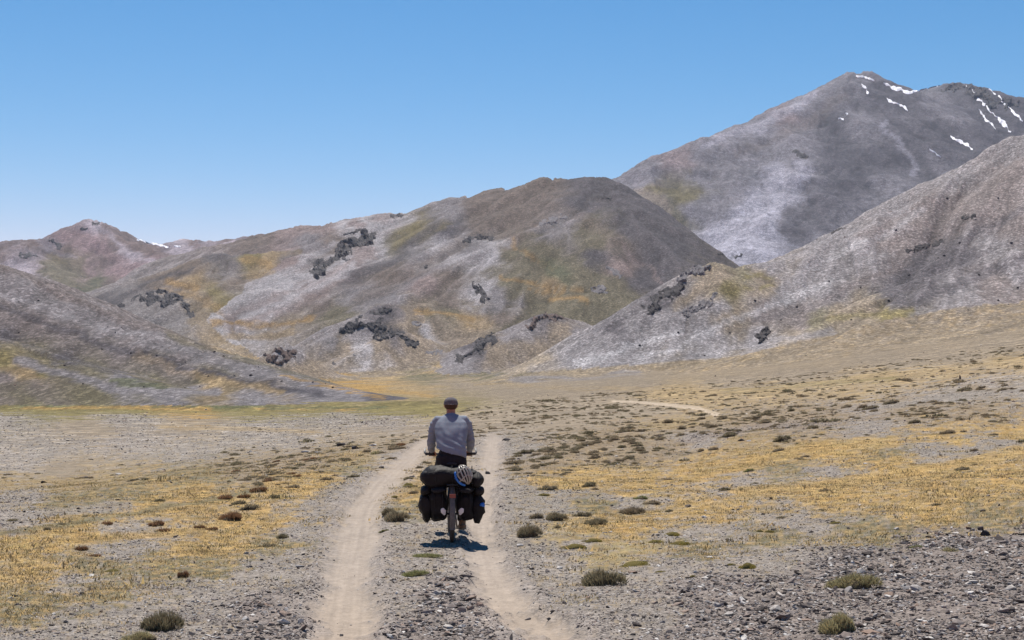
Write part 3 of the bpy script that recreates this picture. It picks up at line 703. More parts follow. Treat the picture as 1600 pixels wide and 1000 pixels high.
    L(mathn(nt, 'MULTIPLY', sep.outputs['Z'], 0.8), mt.inputs[0]); L(mxx.outputs[0], mt.inputs[2]); L(maprange(nt, mathn(nt, 'ADD', n1, mathn(nt, 'MULTIPLY', cellval(v2), .35)), .4, .95, .82, 1.16), mt.inputs[3])
    mul = node(nt, 'ShaderNodeVectorMath', operation='SCALE')
    L(at.outputs['Vector'], mul.inputs[0]); L(mt.outputs[0], mul.inputs['Scale'])
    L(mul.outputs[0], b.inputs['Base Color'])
    # relief
    hgt = mathn(nt, 'ADD', mathn(nt, 'MULTIPLY', v1.outputs['Distance'], -0.6), mathn(nt, 'MULTIPLY', n1, 0.9))
    bn = node(nt, 'ShaderNodeBump'); bn.inputs['Distance'].default_value = 0.03
    L(mathn(nt, 'MULTIPLY', mathn(nt, 'SUBTRACT', 1.0, far1), mathn(nt, 'SUBTRACT', 0.9, mathn(nt, 'MULTIPLY', sep.outputs['Z'], 0.65))), bn.inputs['Strength'])
    L(hgt, bn.inputs['Height'])
    bf = node(nt, 'ShaderNodeBump'); bf.inputs['Distance'].default_value = 1.1
    L(mathn(nt, 'MULTIPLY', far1, 0.4), bf.inputs['Strength'])
    L(mathn(nt, 'ADD', mathn(nt, 'MULTIPLY', n3, 2.0), mathn(nt, 'MULTIPLY', n5, 0.8)), bf.inputs['Height'])
    L(bn.outputs[0], bf.inputs['Normal']); L(bf.outputs[0], b.inputs['Normal'])
    return m
MG = ground_material('ground_cover')

# ------------------------------------------------------------------ terrain meshes, one per landform
XYZ = np.stack([Xg, Yg, Zt], -1).reshape(-1, 3).astype(np.float32)
du = np.gradient(np.stack([Xg, Yg, Zt], -1), axis=1); dv = np.gradient(np.stack([Xg, Yg, Zt], -1), axis=0)
NRM = np.cross(du, dv); NRM /= np.linalg.norm(NRM, axis=-1, keepdims=True)
NRM = NRM.reshape(-1, 3).astype(np.float32)
del du, dv
iq, jq = np.meshgrid(np.arange(NI-1), np.arange(NJ-1), indexing='ij')
v00 = (iq*NJ + jq).ravel()
FL = LAB[:-1, :-1].ravel().copy()
yq = Yg[:-1, :-1].ravel(); trq = ((TRK[:-1, :-1] + TRK[1:, 1:]) > 1.0).ravel()
grp = FL.astype(int)
grp[(FL == 0) & (yq < 60)] = 10
grp[(FL == 0) & (yq >= 60) & (yq < 330)] = 11
grp[(FL == 0) & (yq < 300) & trq] = 12
def build_np(name, vids_of_quads, mat, label):
    u, inv = np.unique(vids_of_quads.ravel(), return_inverse=True)
    me = bpy.data.meshes.new(name)
    nq = len(vids_of_quads)
    me.vertices.add(len(u)); me.vertices.foreach_set('co', XYZ[u].ravel())
    me.loops.add(nq*4); me.loops.foreach_set('vertex_index', inv.astype(np.int32).ravel())
    me.polygons.add(nq); me.polygons.foreach_set('loop_start', np.arange(0, nq*4, 4, dtype=np.int32))
    me.polygons.foreach_set('use_smooth', np.ones(nq, bool))
    me.update(calc_edges=True)
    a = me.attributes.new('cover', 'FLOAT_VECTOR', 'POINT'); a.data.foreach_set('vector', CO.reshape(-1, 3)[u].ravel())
    k = np.stack([STN, GR, TRK], -1).reshape(-1, 3)[u]
    a = me.attributes.new('kinds', 'FLOAT_VECTOR', 'POINT'); a.data.foreach_set('vector', k.astype(np.float32).ravel())
    me.normals_split_custom_set_from_vertices(NRM[u])
    me.materials.append(mat)
    o = bpy.data.objects.new(name, me); COL.objects.link(o)
    tag(o, label, None, None, 'structure')
    return o
quads = np.stack([v00, v00 + 1, v00 + NJ + 1, v00 + NJ], -1)
LBL = {10: ('ground', 'stony and grassy ground around the vehicle track'), 11: ('gravel_plain', 'wide gravel plain with sparse grass beyond the track'),
       12: ('dirt_track', 'pale dusty twin wheel ruts of the dirt track'), 0: ('valley_floor', 'tan valley floor between the mountains'),
       1: ('hill', 'dark scree hill sloping down from the left'), 2: ('hillside', 'long grey scree hillside rising to the right'),
       3: ('knoll', 'low craggy knolls at the foot of the central mountain'), 4: ('hill', 'rounded brown foothill left of the central mountain'),
       5: ('mountain', 'rounded central mountain with ochre grass patches'), 6: ('mountain', 'far reddish peak at the left'),
       7: ('mountain', 'highest grey mountain with thin snow patches at the right')}
TERR = {}
for g_, (nm, lb) in LBL.items():
    q = quads[grp == g_]
    if len(q): TERR[g_] = build_np(nm, q, MG, lb)
print('terrain meshes', round(time.time() - T0, 1))
# ------------------------------------------------------------------ mesh building
class MB:
    def __init__(self): self.v = []; self.f = []; self.n = 0
    def add(self, v, f):
        k = len(self.v)
        self.v += [tuple(p) for p in v]; self.f += [tuple(i + k for i in q) for q in f]
    def tube(self, pts, rad, seg=10, caps=True, flat=1.0, up=None, round_ends=0):
        pts = [Vector(p) for p in pts]
        if not hasattr(rad, '__len__'): rad = [rad]*len(pts)
        rad = list(rad)
        rs = lambda r, k: (r[0]*k, r[1]*k) if hasattr(r, '__len__') else r*k
        rx_ = lambda r: max(r) if hasattr(r, '__len__') else r
        rn_ = lambda r: min(r) if hasattr(r, '__len__') else r
        if round_ends:
            a, b = pts[0], pts[-1]; da = (pts[0] - pts[1]).normalized(); db = (pts[-1] - pts[-2]).normalized()
            pre = []; prer = []; post = []; postr = []
            for q in range(round_ends, 0, -1):
                t = q/round_ends*math.pi/2*0.96
                pre.append(a + da*(rx_(rad[0]) + rn_(rad[0]))*.5*math.sin(t)); prer.append(rs(rad[0], math.cos(t)))
            for q in range(1, round_ends + 1):
                t = q/round_ends*math.pi/2*0.96
                post.append(b + db*(rx_(rad[-1]) + rn_(rad[-1]))*.5*math.sin(t)); postr.append(rs(rad[-1], math.cos(t)))
            pts = pre + pts + post; rad = prer + rad + postr
        v = []; f = []
        nrm = None
        for i, p in enumerate(pts):
            d = (pts[min(i+1, len(pts)-1)] - pts[max(i-1, 0)])
            d = d.normalized() if d.length > 1e-9 else Vector((0, 0, 1))
            if nrm is None:
                ref = Vector(up) if up else (Vector((0, 0, 1)) if abs(d.z) < .9 else Vector((0, 1, 0)))
                nrm = (ref - d*ref.dot(d)).normalized()
            else:
                nrm = (nrm - d*nrm.dot(d)).normalized()
            bi = d.cross(nrm)
            r = rad[i]
            ra, rb = (r if hasattr(r, '__len__') else (r, r*flat))
            for s_ in range(seg):
                a = 2*math.pi*s_/seg
                v.append(p + nrm*(rb*math.sin(a)) + bi*(ra*math.cos(a)))
        for i in range(len(pts) - 1):
            for s_ in range(seg):
                s2 = (s_ + 1) % seg
                f.append((i*seg + s_, i*seg + s2, (i+1)*seg + s2, (i+1)*seg + s_))
        if caps:
            f.append(tuple(range(seg))[::-1]); f.append(tuple((len(pts)-1)*seg + q for q in range(seg)))
        self.add(v, f); return self
    def ring(self, c, R_, r, axis='x', seg=40, sec=8, flat=1.0):
        v = []; f = []
        for i in range(seg):
            a = 2*math.pi*i/seg
            for k in range(sec):
                b = 2*math.pi*k/sec
                rr_ = R_ + r*math.cos(b); w = r*flat*math.sin(b)
                v.append((c[0] + w, c[1] + rr_*math.cos(a), c[2] + rr_*math.sin(a)))
        for i in range(seg):
            for k in range(sec):
                i2 = (i+1) % seg; k2 = (k+1) % sec
                f.append((i*sec + k, i2*sec + k, i2*sec + k2, i*sec + k2))
        self.add(v, f); return self
    def box(self, c, s, rot=None, taper=1.0):
        v = []
        for z in (-.5, .5):
            tpr = taper if z > 0 else 1.0
            for x, y in ((-.5, -.5), (.5, -.5), (.5, .5), (-.5, .5)):
                p = Vector((x*s[0]*tpr, y*s[1]*tpr, z*s[2]))
                if rot is not None: p = rot @ p
                v.append(p + Vector(c))
        self.add(v, [(3, 2, 1, 0), (4, 5, 6, 7), (0, 1, 5, 4), (1, 2, 6, 5), (2, 3, 7, 6), (3, 0, 4, 7)]); return self
    def ball(self, c, s, seg=16, rings=10, p=1.0, fn=None):
        """ellipsoid, p < 1 makes it boxier"""
        v = []; f = []
        c = Vector(c)
        def sg(x): return math.copysign(abs(x)**p, x)
        for i in range(1, rings):
            th = math.pi*i/rings
            for k in range(seg):
                ph = 2*math.pi*k/seg
                q = Vector((sg(math.sin(th))*sg(math.cos(ph))*s[0], sg(math.sin(th))*sg(math.sin(ph))*s[1], sg(math.cos(th))*s[2]))
                if fn: q = fn(q)
                v.append(c + q)
        top = Vector((0, 0, s[2])); bot = Vector((0, 0, -s[2]))
        if fn: top = fn(top); bot = fn(bot)
        v += [c + top, c + bot]
        T_, B_ = len(v) - 2, len(v) - 1
        for i in range(rings - 2):
            for k in range(seg):
                k2 = (k+1) % seg
                f.append((i*seg + k, (i+1)*seg + k, (i+1)*seg + k2, i*seg + k2))
        for k in range(seg):
            k2 = (k+1) % seg
            f.append((T_, k, k2)); f.append((B_, (rings-2)*seg + k2, (rings-2)*seg + k))
        self.add(v, f); return self
    def build(self, name, mat=None, parent=None, smooth=True, link=True):
        me = bpy.data.meshes.new(name)
        me.from_pydata(self.v, [], self.f); me.update()
        if smooth: me.polygons.foreach_set('use_smooth', [True]*len(me.polygons))
        if mat: me.materials.append(mat)
        o = bpy.data.objects.new(name, me)
        if link: COL.objects.link(o)
        if parent: o.parent = parent
        return o

def simple(name, col, rough=.7, spec=.3, metal=0.0, var=0.0, scale=30.0, bump=0.0, coord='Object', bscale=None):
    m, nt, b = new_mat(name)
    b.inputs['Roughness'].default_value = rough; b.inputs['Specular IOR Level'].default_value = spec
    b.inputs['Metallic'].default_value = metal
    b.inputs['Base Color'].default_value = (*col, 1)
    tc = node(nt, 'ShaderNodeTexCoord')
    if var:
        n_ = node(nt, 'ShaderNodeTexNoise'); n_.inputs['Scale'].default_value = scale; n_.inputs['Detail'].default_value = 5
        n_.inputs['Roughness'].default_value = .65
        nt.links.new(tc.outputs[coord], n_.inputs['Vector'])
        mr = maprange(nt, n_.outputs['Fac'], .3, .7, 1 - var, 1 + var)
        vm = node(nt, 'ShaderNodeVectorMath', operation='SCALE'); vm.inputs[0].default_value = col
        nt.links.new(mr, vm.inputs['Scale']); nt.links.new(vm.outputs[0], b.inputs['Base Color'])
    if bump:
        n2_ = node(nt, 'ShaderNodeTexNoise'); n2_.inputs['Scale'].default_value = bscale or scale*1.5; n2_.inputs['Detail'].default_value = 4
        nt.links.new(tc.outputs[coord], n2_.inputs['Vector'])
        bn = node(nt, 'ShaderNodeBump'); bn.inputs['Strength'].default_value = 0.8; bn.inputs['Distance'].default_value = bump
        nt.links.new(n2_.outputs['Fac'], bn.inputs['Height']); nt.links.new(bn.outputs[0], b.inputs['Normal'])
    return m

# ------------------------------------------------------------------ crags on the slopes
def rock_material(name, a, b_, scale):
    m, nt, b = new_mat(name)
    b.inputs['Roughness'].default_value = .95; b.inputs['Specular IOR Level'].default_value = .12
    geo = node(nt, 'ShaderNodeNewGeometry')
    n_ = node(nt, 'ShaderNodeTexNoise'); n_.inputs['Scale'].default_value = scale; n_.inputs['Detail'].default_value = 8; n_.inputs['Roughness'].default_value = .75
    nt.links.new(geo.outputs['Position'], n_.inputs['Vector'])
    cr = node(nt, 'ShaderNodeValToRGB'); cr.color_ramp.elements[0].position = .33; cr.color_ramp.elements[1].position = .68
    cr.color_ramp.elements[0].color = (*a, 1); cr.color_ramp.elements[1].color = (*b_, 1)
    nt.links.new(n_.outputs['Fac'], cr.inputs[0]); nt.links.new(cr.outputs[0], b.inputs['Base Color'])
    bn = node(nt, 'ShaderNodeBump'); bn.inputs['Strength'].default_value = .8; bn.inputs['Distance'].default_value = .6/scale
    nt.links.new(n_.outputs['Fac'], bn.inputs['Height']); nt.links.new(bn.outputs[0], b.inputs['Normal'])
    return m
M_CRAG = rock_material('crag_rock', (.032, .030, .033), (.15, .138, .136), .16)
M_CRAGB = rock_material('crag_rock_brown', (.06, .045, .040), (.22, .165, .145), .3)
M_CRAGL = rock_material('crag_rock_pale', (.10, .095, .10), (.26, .245, .25), .4)

def angular(seed, sx, sy, sz, n=16):
    r_ = random.Random(seed)
    bm = bmesh.new()
    for _ in range(n):
        p = Vector((r_.gauss(0, 1), r_.gauss(0, 1), r_.gauss(0, 1))).normalized()*r_.uniform(.75, 1.1)
        bm.verts.new((p.x*sx, p.y*sy, p.z*sz))
    res = bmesh.ops.convex_hull(bm, input=bm.verts)
    junk = [e for e in res['geom_interior'] if isinstance(e, bmesh.types.BMVert)]
    bmesh.ops.delete(bm, geom=junk, context='VERTS')
    bm.verts.ensure_lookup_table()
    for i, v in enumerate(bm.verts): v.index = i
    vs = [v.co.copy() for v in bm.verts]; fs = [[v.index for v in f.verts] for f in bm.faces]
    bm.free(); return vs, fs
CHUNKS = [angular(900 + i, 1, 1, 1, 12 + i % 5) for i in range(14)]

def crag(label, line, wpx, n, mat, seed, spire=1.0, group=None, lo=200):
    """a rocky outcrop: one cracked mass breaking out of the slope along a line"""
    r_ = random.Random(seed)
    L = np.array(line, float)
    hw = wpx*0.62
    step = max(0.65, min(1.5, wpx/15))
    gx = np.arange(L[:, 0].min() - hw*1.15, L[:, 0].max() + hw*1.15 + step, step)
    gy = np.arange(L[:, 1].min() - hw*0.95, L[:, 1].max() + hw*0.95 + step, step)
    Xp, Yp = np.meshgrid(gx, gy)
    d = np.full(Xp.shape, 1e9)
    for (ax, ay), (bx, by) in zip(L[:-1], L[1:]):
        dx, dy = bx - ax, by - ay
        tt = np.clip(((Xp - ax)*dx + (Yp - ay)*dy)/(dx*dx + dy*dy), 0, 1)
        d = np.minimum(d, np.hypot(Xp - ax - tt*dx, (Yp - ay - tt*dy)*1.15))
    wv_ = np.clip(0.72 + 1.5*fbm(Xp/(wpx*1.25), Yp/(wpx*1.25), 2, seed + 31), .18, 1.45)
    e = 1 - d/(hw*wv_) + fbm(Xp/(wpx*.62), Yp/(wpx*.45), 4, seed)*1.5
    e = np.minimum(e, (1.15 - d/hw)*2.5)
    # broken into tilted blocks with ledges between them
    cs = wpx*.26; nk = int(max(6, (gx[-1] - gx[0])*(gy[-1] - gy[0])/(cs*cs*.8)))
    cxk = [r_.uniform(gx[0], gx[-1]) for _ in range(nk)]; cyk = [r_.uniform(gy[0], gy[-1]) for _ in range(nk)]
    bd_ = np.full(Xp.shape, 1e9); rg = np.zeros(Xp.shape)
    for q_ in range(nk):
        dx_, dy_ = Xp - cxk[q_], (Yp - cyk[q_])*.8
        dd = dx_*dx_ + dy_*dy_
        val = r_.uniform(.05, 1.0) + (dx_*r_.gauss(0, .35) + dy_*r_.gauss(-.25, .35))/cs
        rg = np.where(dd < bd_, val, rg); bd_ = np.minimum(bd_, dd)
    v = []
    jit = step*0.38
    for a in range(Xp.shape[0]):
        for b in range(Xp.shape[1]):
            x, y, z = cast(Xp[a, b] + r_.uniform(-jit, jit), Yp[a, b] + r_.uniform(-jit, jit), lo)
            u = y/FPX
            ee = e[a, b]
            h = wpx*u*spire*(0.30*min(max(ee, 0)*2, 1)*(0.12 + .75*min(max(rg[a, b], 0), 1.3)) + r_.uniform(-.006, .006)) if ee > 0 else -wpx*u*.05
            v.append((x, y - h*.8, z + h*.6))
    nx_ = Xp.shape[1]
    f = []
    for a in range(Xp.shape[0] - 1):
        for b in range(nx_ - 1):
            if max(e[a, b], e[a+1, b], e[a, b+1], e[a+1, b+1]) <= 0: continue
            p, q, r2, s2 = a*nx_ + b, a*nx_ + b + 1, (a+1)*nx_ + b + 1, (a+1)*nx_ + b
            ys4 = [v[t][1] for t in (p, q, r2, s2)]
            if max(ys4) - min(ys4) > 0.06*ys4[0]: continue
            f.append((s2, r2, p)); f.append((r2, q, p))
    if not f: return None
    # keep the largest connected mass: slivers beside it stay in the slope
    par = list(range(len(v)))
    def fd(a):
        while par[a] != a: par[a] = par[par[a]]; a = par[a]
        return a
    for t in f:
        par[fd(t[1])] = fd(t[0]); par[fd(t[2])] = fd(t[0])
    cnt = {}
    for t in f: cnt[fd(t[0])] = cnt.get(fd(t[0]), 0) + 1
    best = max(cnt, key=cnt.get)
    f = [t for t in f if fd(t[0]) == best]
    used = sorted({a for t in f for a in t}); mp = {a: k_ for k_, a in enumerate(used)}
    base = Vector(v[used[len(used)//2]])
    mb = MB(); mb.add([Vector(v[a]) - base for a in used], [tuple(mp[a] for a in t) for t in f])
    o = mb.build('rock_outcrop', mat, None, smooth=False)
    o.location = base
    tag(o, label, 'rock', group)
    return o
CR = [
 ('long dark crag slanting down the slope left of the central summit', [(572, 371), (548, 386), (522, 404), (500, 422)], 25, 210, M_CRAG, 1.1),
 ('small dark rock knob just above the long slanting crag', [(580, 368)], 8, 22, M_CRAG, 1),
 ('thin dark rock rib above the long slanting crag', [(562, 360), (540, 366)], 6, 26, M_CRAG, 1),
 ('flat dark crag high on the central mountain, alone near its middle', [(722, 379), (742, 371), (770, 370)], 10, 60, M_CRAG, .8),
 ('dark broken crag low on the central mountain with pale rubble beside it', [(748, 444), (756, 458), (757, 474)], 16, 60, M_CRAG, 1),
 ('large dark crag topping the low knoll left of the cyclist head', [(545, 512), (565, 508), (588, 508)], 25, 90, M_CRAG, .9),
 ('small dark crag behind and above the knoll crag', [(585, 490), (605, 483)], 12, 40, M_CRAG, .8),
 ('low dark rock rib bending down to the right beside the knoll', [(592, 524), (612, 518), (630, 527), (645, 536)], 15, 80, M_CRAG, .8),
 ('reddish brown rock mound where the left hill meets the valley', [(425, 562), (442, 552), (462, 551)], 26, 90, M_CRAGB, .8),
 ('dark brown crag crowning the rounded spur in the valley', [(836, 500), (860, 492), (888, 500)], 28, 100, M_CRAGB, .9),
 ('sloping dark crag at the lower left end of the spur', [(768, 527), (745, 545), (722, 560)], 18, 70, M_CRAG, .8),
 ('cluster of dark crags on the left foothill', [(232, 468), (252, 465), (272, 472)], 22, 70, M_CRAG, .8),
 ('dark crag at the right end of the foothill cluster', [(282, 466), (292, 480), (298, 492)], 9, 36, M_CRAG, .9),
 ('small dark crag on the left edge of the foothill', [(183, 482), (190, 477)], 8, 20, M_CRAG, .8),
 ('thin dark crag left of the foothill cluster', [(205, 468), (218, 461)], 6, 18, M_CRAG, .8),
 ('jagged grey crest at the top of the rocky ridge right of centre', [(1068, 434), (1085, 420), (1108, 418)], 18, 120, M_CRAGL, 1.2),
 ('rough dark rocks down the steep side of the right hand ridge', [(1062, 446), (1040, 462), (1015, 480)], 20, 130, M_CRAG, .9),
 ('scattered pale crags below the crest of the right hand ridge', [(1115, 464), (1095, 480), (1070, 492)], 14, 60, M_CRAGL, .8),
 ('dark pointed crag standing low on the right hillside', [(1186, 528), (1200, 519)], 15, 46, M_CRAG, 1.1),
 ('small pale crag on the right part of the central mountain', [(930, 450), (944, 453)], 12, 30, M_CRAGL, .7),
 ('light grey rocks high on the dome of the central mountain', [(850, 350), (880, 340)], 12, 44, M_CRAGL, .6),
 ('pair of dark rocks near the summit of the central mountain', [(935, 308), (952, 310)], 7, 16, M_CRAG, .8),
 ('dark crag on the shoulder of the highest mountain', [(1243, 238), (1262, 246)], 8, 24, M_CRAG, .8),
 ('dark crag low on the pale face of the highest mountain', [(1125, 397), (1138, 394)], 8, 24, M_CRAG, .8),
 ('black crag beside the pale face of the highest mountain', [(1150, 402), (1158, 399)], 6, 14, M_CRAG, .8),
 ('broken crags on the skyline between the two rounded summits', [(612, 338), (628, 336)], 6, 30, M_CRAG, 1.2),
 ('sharp rock tip on the far left summit', [(145, 349), (153, 349)], 5, 14, M_CRAG, 1.2),
 ('dark rock knob left of the far left summit', [(128, 357), (134, 357)], 5, 12, M_CRAG, 1),
 ('dark crag on the face of the far left mountain', [(82, 375), (92, 385)], 9, 26, M_CRAG, .9),
 ('dark crag low on the far left mountain', [(32, 398), (58, 400)], 9, 26, M_CRAG, .8),
 ('craggy dark cliffs at the right end of the highest ridge', [(1520, 140), (1550, 160), (1590, 165)], 18, 150, M_CRAG, 1.0),
 ('dark rocks on the peak behind the highest summit', [(1478, 140), (1500, 136)], 12, 50, M_CRAG, 1.0),
 ('dark crag on the upper right hillside', [(1508, 342), (1522, 338)], 10, 26, M_CRAG, .8),
 ('line of dark crags across the right hillside', [(1420, 392), (1450, 384), (1470, 378)], 8, 34, M_CRAG, .8),
 ('small dark crags on the middle of the right hillside', [(1302, 362), (1316, 358)], 7, 20, M_CRAG, .8),
 ('low grey rocks on the valley floor beyond the knoll', [(668, 552), (690, 549)], 7, 26, M_CRAGL, .6),
 ('small dark rock lying on the valley floor', [(522, 567)], 5, 8, M_CRAG, .8),
 ('pale rock lying on the valley floor right of the small dark one', [(552, 555)], 6, 12, M_CRAGL, .5),
 ('small triangular dark rock alone on the central mountain side', [(664, 417)], 7, 12, M_CRAG, 1.3),
 ('pale broken rocks above the yellow grass patches', [(952, 420), (968, 430)], 9, 26, M_CRAGL, .6),
 ('pale and dark rocks on the slope left of the knoll', [(655, 508), (648, 506)], 8, 16, M_CRAGL, .7),
]
for k, (lb, line, w, n_, mt_, sp_) in enumerate(CR):
    if len(line) == 1: line = [line[0], (line[0][0] + .6, line[0][1])]
    crag(lb, line, w, n_, mt_, 50 + k, sp_)

# ------------------------------------------------------------------ snow patches: thin drifts lying on the mountain
M_SNOW = simple('snow', (.82, .84, .88), .6, .3)
def snow(label, line, w0, seed, lo=2600):
    r_ = random.Random(seed)
    pts = []
    for (xa, ya), (xb, yb) in zip(line[:-1], line[1:]):
        m_ = max(3, int(math.hypot(xb-xa, yb-ya)/2.5))
        for q in range(m_): pts.append((xa + (xb-xa)*q/m_, ya + (yb-ya)*q/m_))
    pts.append(line[-1])
    n_ = len(pts)
    top = []; v = []; f = []
    for i, (x, y) in enumerate(pts):
        a, b = pts[max(i-1, 0)], pts[min(i+1, n_-1)]
        dx, dy = b[0]-a[0], b[1]-a[1]; l = math.hypot(dx, dy) or 1
        nx, ny = -dy/l, dx/l
        t = i/(n_-1)
        w = w0*(0.35 + .75*math.sin(math.pi*min(max(t, .04), .96))**.6)*max(.12, .6 + 1.1*float(pnoise(np.float32(i*.5 + .3), np.float32(seed*1.37 + .21), 3)))*.5
        j = float(pnoise(np.float32(i*.3 + .2), np.float32(seed*.77 + .4), 9))*.6*w0
        for s_ in (-1, 0, 1):
            X, Y, Z = cast(x + nx*(w*s_ + j), max(y + ny*(w*s_ + j), 60), lo)
            if s_ == -1: pass
            v.append((X, Y - 1.0, Z + (2.6 if s_ == 0 else 0.6)))
    k = len(v)
    base = v[len(v)//2]
    v2 = v + [(x, y + 1.5, z - 6) for x, y, z in v]
    for i in range(n_ - 1):
        for s_ in (0, 1):
            a = i*3 + s_; f.append((a, a+1, a+4, a+3)); f.append((a + 3 + k, a + 4 + k, a + 1 + k, a + k))
        for s_, o_ in ((0, 0), (2, 1)):
            a = i*3 + s_
            f.append((a, a+3, a+3+k, a+k) if o_ == 0 else (a+3, a, a+k, a+3+k))
    f.append((0, k, k+1, 1)); f.append((1, k+1, k+2, 2)); e = (n_-1)*3
    f.append((e+1, e+1+k, e+k, e)); f.append((e+2, e+2+k, e+1+k, e+1))
    mb = MB(); mb.add([Vector(p) - Vector(base) for p in v2], f)
    o = mb.build('snow_patch', M_SNOW, None, smooth=False); o.location = base
    tag(o, label, 'snow')
for k, a in enumerate([
 ('narrow snow drift running down from the highest summit', [(1338, 118), (1352, 123), (1366, 127)], 4),
 ('short snow patch just below the highest summit', [(1347, 131), (1354, 138)], 4),
 ('small snow spot under the short patch below the summit', [(1353, 141), (1357, 147)], 4),
 ('snow drift along the saddle right of the highest summit', [(1380, 132), (1400, 138), (1420, 144), (1436, 140)], 5),
 ('slanting snow streak on the dark side below the saddle', [(1386, 153), (1402, 163), (1418, 174)], 5),
 ('snow cornice on the crest of the second summit', [(1432, 141), (1450, 133), (1468, 129)], 3),
 ('long snow gully falling from the second summit to the right', [(1510, 134), (1528, 152), (1545, 172), (1562, 188), (1580, 206)], 6),
 ('thin snow streak beside the long gully', [(1528, 172), (1542, 188), (1556, 202)], 3.5),
 ('bright snow streak low on the right, near the hillside edge', [(1486, 212), (1500, 222), (1520, 234)], 5),
 ('short snow streak left of the low bright one', [(1452, 234), (1462, 240), (1470, 246)], 3.5),
 ('thin snow line in the cliffs at the right edge', [(1560, 150), (1575, 168), (1598, 190)], 4.5),
 ('tiny snow line near the top of the right hand cliffs', [(1545, 140), (1556, 148)], 3),
 ('small snow spot on the shoulder left of the dark slope', [(1310, 187), (1318, 186)], 4),
 ('tiny snow spot above the shoulder snow', [(1321, 178), (1325, 179)], 3),
 ('thin snow band under the saddle of the far left mountain', [(214, 375), (232, 379), (248, 383), (264, 386)], 3),
 ('tiny snow line right of the far left snow band', [(272, 385), (282, 386)], 2),
]): snow(*a, 700 + k)
print('crags, snow', round(time.time() - T0, 1))
# ------------------------------------------------------------------ telling look-alikes apart by the landmark they are nearest to
MARKS = [(255, 968, 'the large bottom left shrub'), (941, 905, 'the large dark shrub beside yellow moss'), (1335, 910, 'the wide pale green shrub'), (1316, 975, 'the tall pale bottom right shrub'),
 (613, 808, 'the shrub pair left of the bicycle bags'), (828, 832, 'the verge shrub level with the bicycle wheel'), (666, 868, 'the flat green mat between the ruts'), (647, 897, 'the green cushion between the ruts'),
 (1541, 828, 'the brown pointed stone'), (1168, 885, 'the bright yellow green moss cushion'), (391, 884, 'the dark flat stone on the left verge'), (706, 847, 'the bicycle rear wheel'),
 (1222, 686, 'the solid dark shrub on the slope'), (1060, 638, 'the far piece of track'), (362, 810, 'the rusty shrub in the left grass'), (855, 765, 'the dark tuft over yellow moss'), (556, 697, 'the two dark bank rocks'),
 (988, 800, 'the brown shrub by the gravel'), (1429, 660, 'the lone dark shrub in yellow grass'), (1485, 677, 'the tuft pair above the far gravel strip'), (1500, 590, 'the tiny upright brown stone'), (790, 687, 'the dark rock where the rut crests'),
 (860, 992, 'the bottom end of the right rut'), (537, 990, 'the bottom end of the left rut'), (1430, 855, 'the green tuft on dark gravel'), (384, 750, 'the dark tuft left of the left rut'), (500, 738, 'the round brown bank tuft'), (760, 738, 'the black stone by the right rut')]
def ordinal(k):
    w = ['nearest', 'second nearest', 'third nearest', 'fourth nearest', 'fifth nearest', 'sixth nearest', 'seventh nearest', 'eighth nearest', 'ninth nearest', 'tenth nearest']
    return w[k] if k < 10 else '%d%s nearest' % (k + 1, 'th' if 10 <= k % 100 <= 19 or (k + 1) % 10 not in (1, 2, 3) else {1: 'st', 2: 'nd', 3: 'rd'}[(k + 1) % 10])
PENDING = []
def name_later(o, px, py, noun): PENDING.append((o, px, py, noun))
def name_all():
    gr_ = {}
    for o, px, py, noun in PENDING:
        m = min(MARKS, key=lambda m: math.hypot(px - m[0], (py - m[1])*1.6)); dx, dy = px - m[0], (py - m[1])*1.6
        rel = ('left of' if dx < 0 else 'right of') if abs(dx) > abs(dy) else ('behind' if dy < 0 else 'in front of')
        gr_.setdefault((noun, m[2], rel), []).append((math.hypot(dx, dy), o))
    for (noun, mk, rel), L_ in gr_.items():
        for k, (_, o) in enumerate(sorted(L_, key=lambda t: t[0])):
            o['label'] = '%s, %s %s %s' % (noun, ordinal(k), rel, mk)

# ------------------------------------------------------------------ loose stones
def tint_material(name, ramp, rough=.95, bump=.0, bscale=60, spec=.15):
    m, nt, b = new_mat(name)
    b.inputs['Roughness'].default_value = rough; b.inputs['Specular IOR Level'].default_value = spec
    oi = node(nt, 'ShaderNodeObjectInfo')
    cr = node(nt, 'ShaderNodeValToRGB')
    el = cr.color_ramp.elements
    el[0].position = ramp[0][0]; el[0].color = (*ramp[0][1], 1)
    el[1].position = ramp[-1][0]; el[1].color = (*ramp[-1][1], 1)
    for p, c in ramp[1:-1]:
        e = el.new(p); e.color = (*c, 1)
    nt.links.new(oi.outputs['Random'], cr.inputs[0])
    geo = node(nt, 'ShaderNodeNewGeometry')
    n_ = node(nt, 'ShaderNodeTexNoise'); n_.inputs['Scale'].default_value = bscale; n_.inputs['Detail'].default_value = 3
    nt.links.new(geo.outputs['Position'], n_.inputs['Vector'])
    vm = node(nt, 'ShaderNodeVectorMath', operation='SCALE')
    nt.links.new(cr.outputs[0], vm.inputs[0]); nt.links.new(maprange(nt, n_.outputs['Fac'], .3, .7, .78, 1.22), vm.inputs['Scale'])
    nt.links.new(vm.outputs[0], b.inputs['Base Color'])
    return m
M_STONE = tint_material('stone', [(0, (.055, .047, .044)), (.25, (.115, .098, .090)), (.45, (.215, .187, .172)), (.62, (.275, .24, .215)), (.74, (.25, .18, .14)), (.80, (.225, .215, .215)), (.90, (.38, .35, .32)), (1.0, (.58, .555, .52))], bscale=45)
M_SLATE = tint_material('dark_slate', [(0, (.035, .033, .036)), (1, (.09, .082, .084))], bscale=30)
M_PALE = tint_material('pale_stone', [(0, (.36, .345, .34)), (1, (.50, .48, .46))], bscale=30)
STONE_ME = []
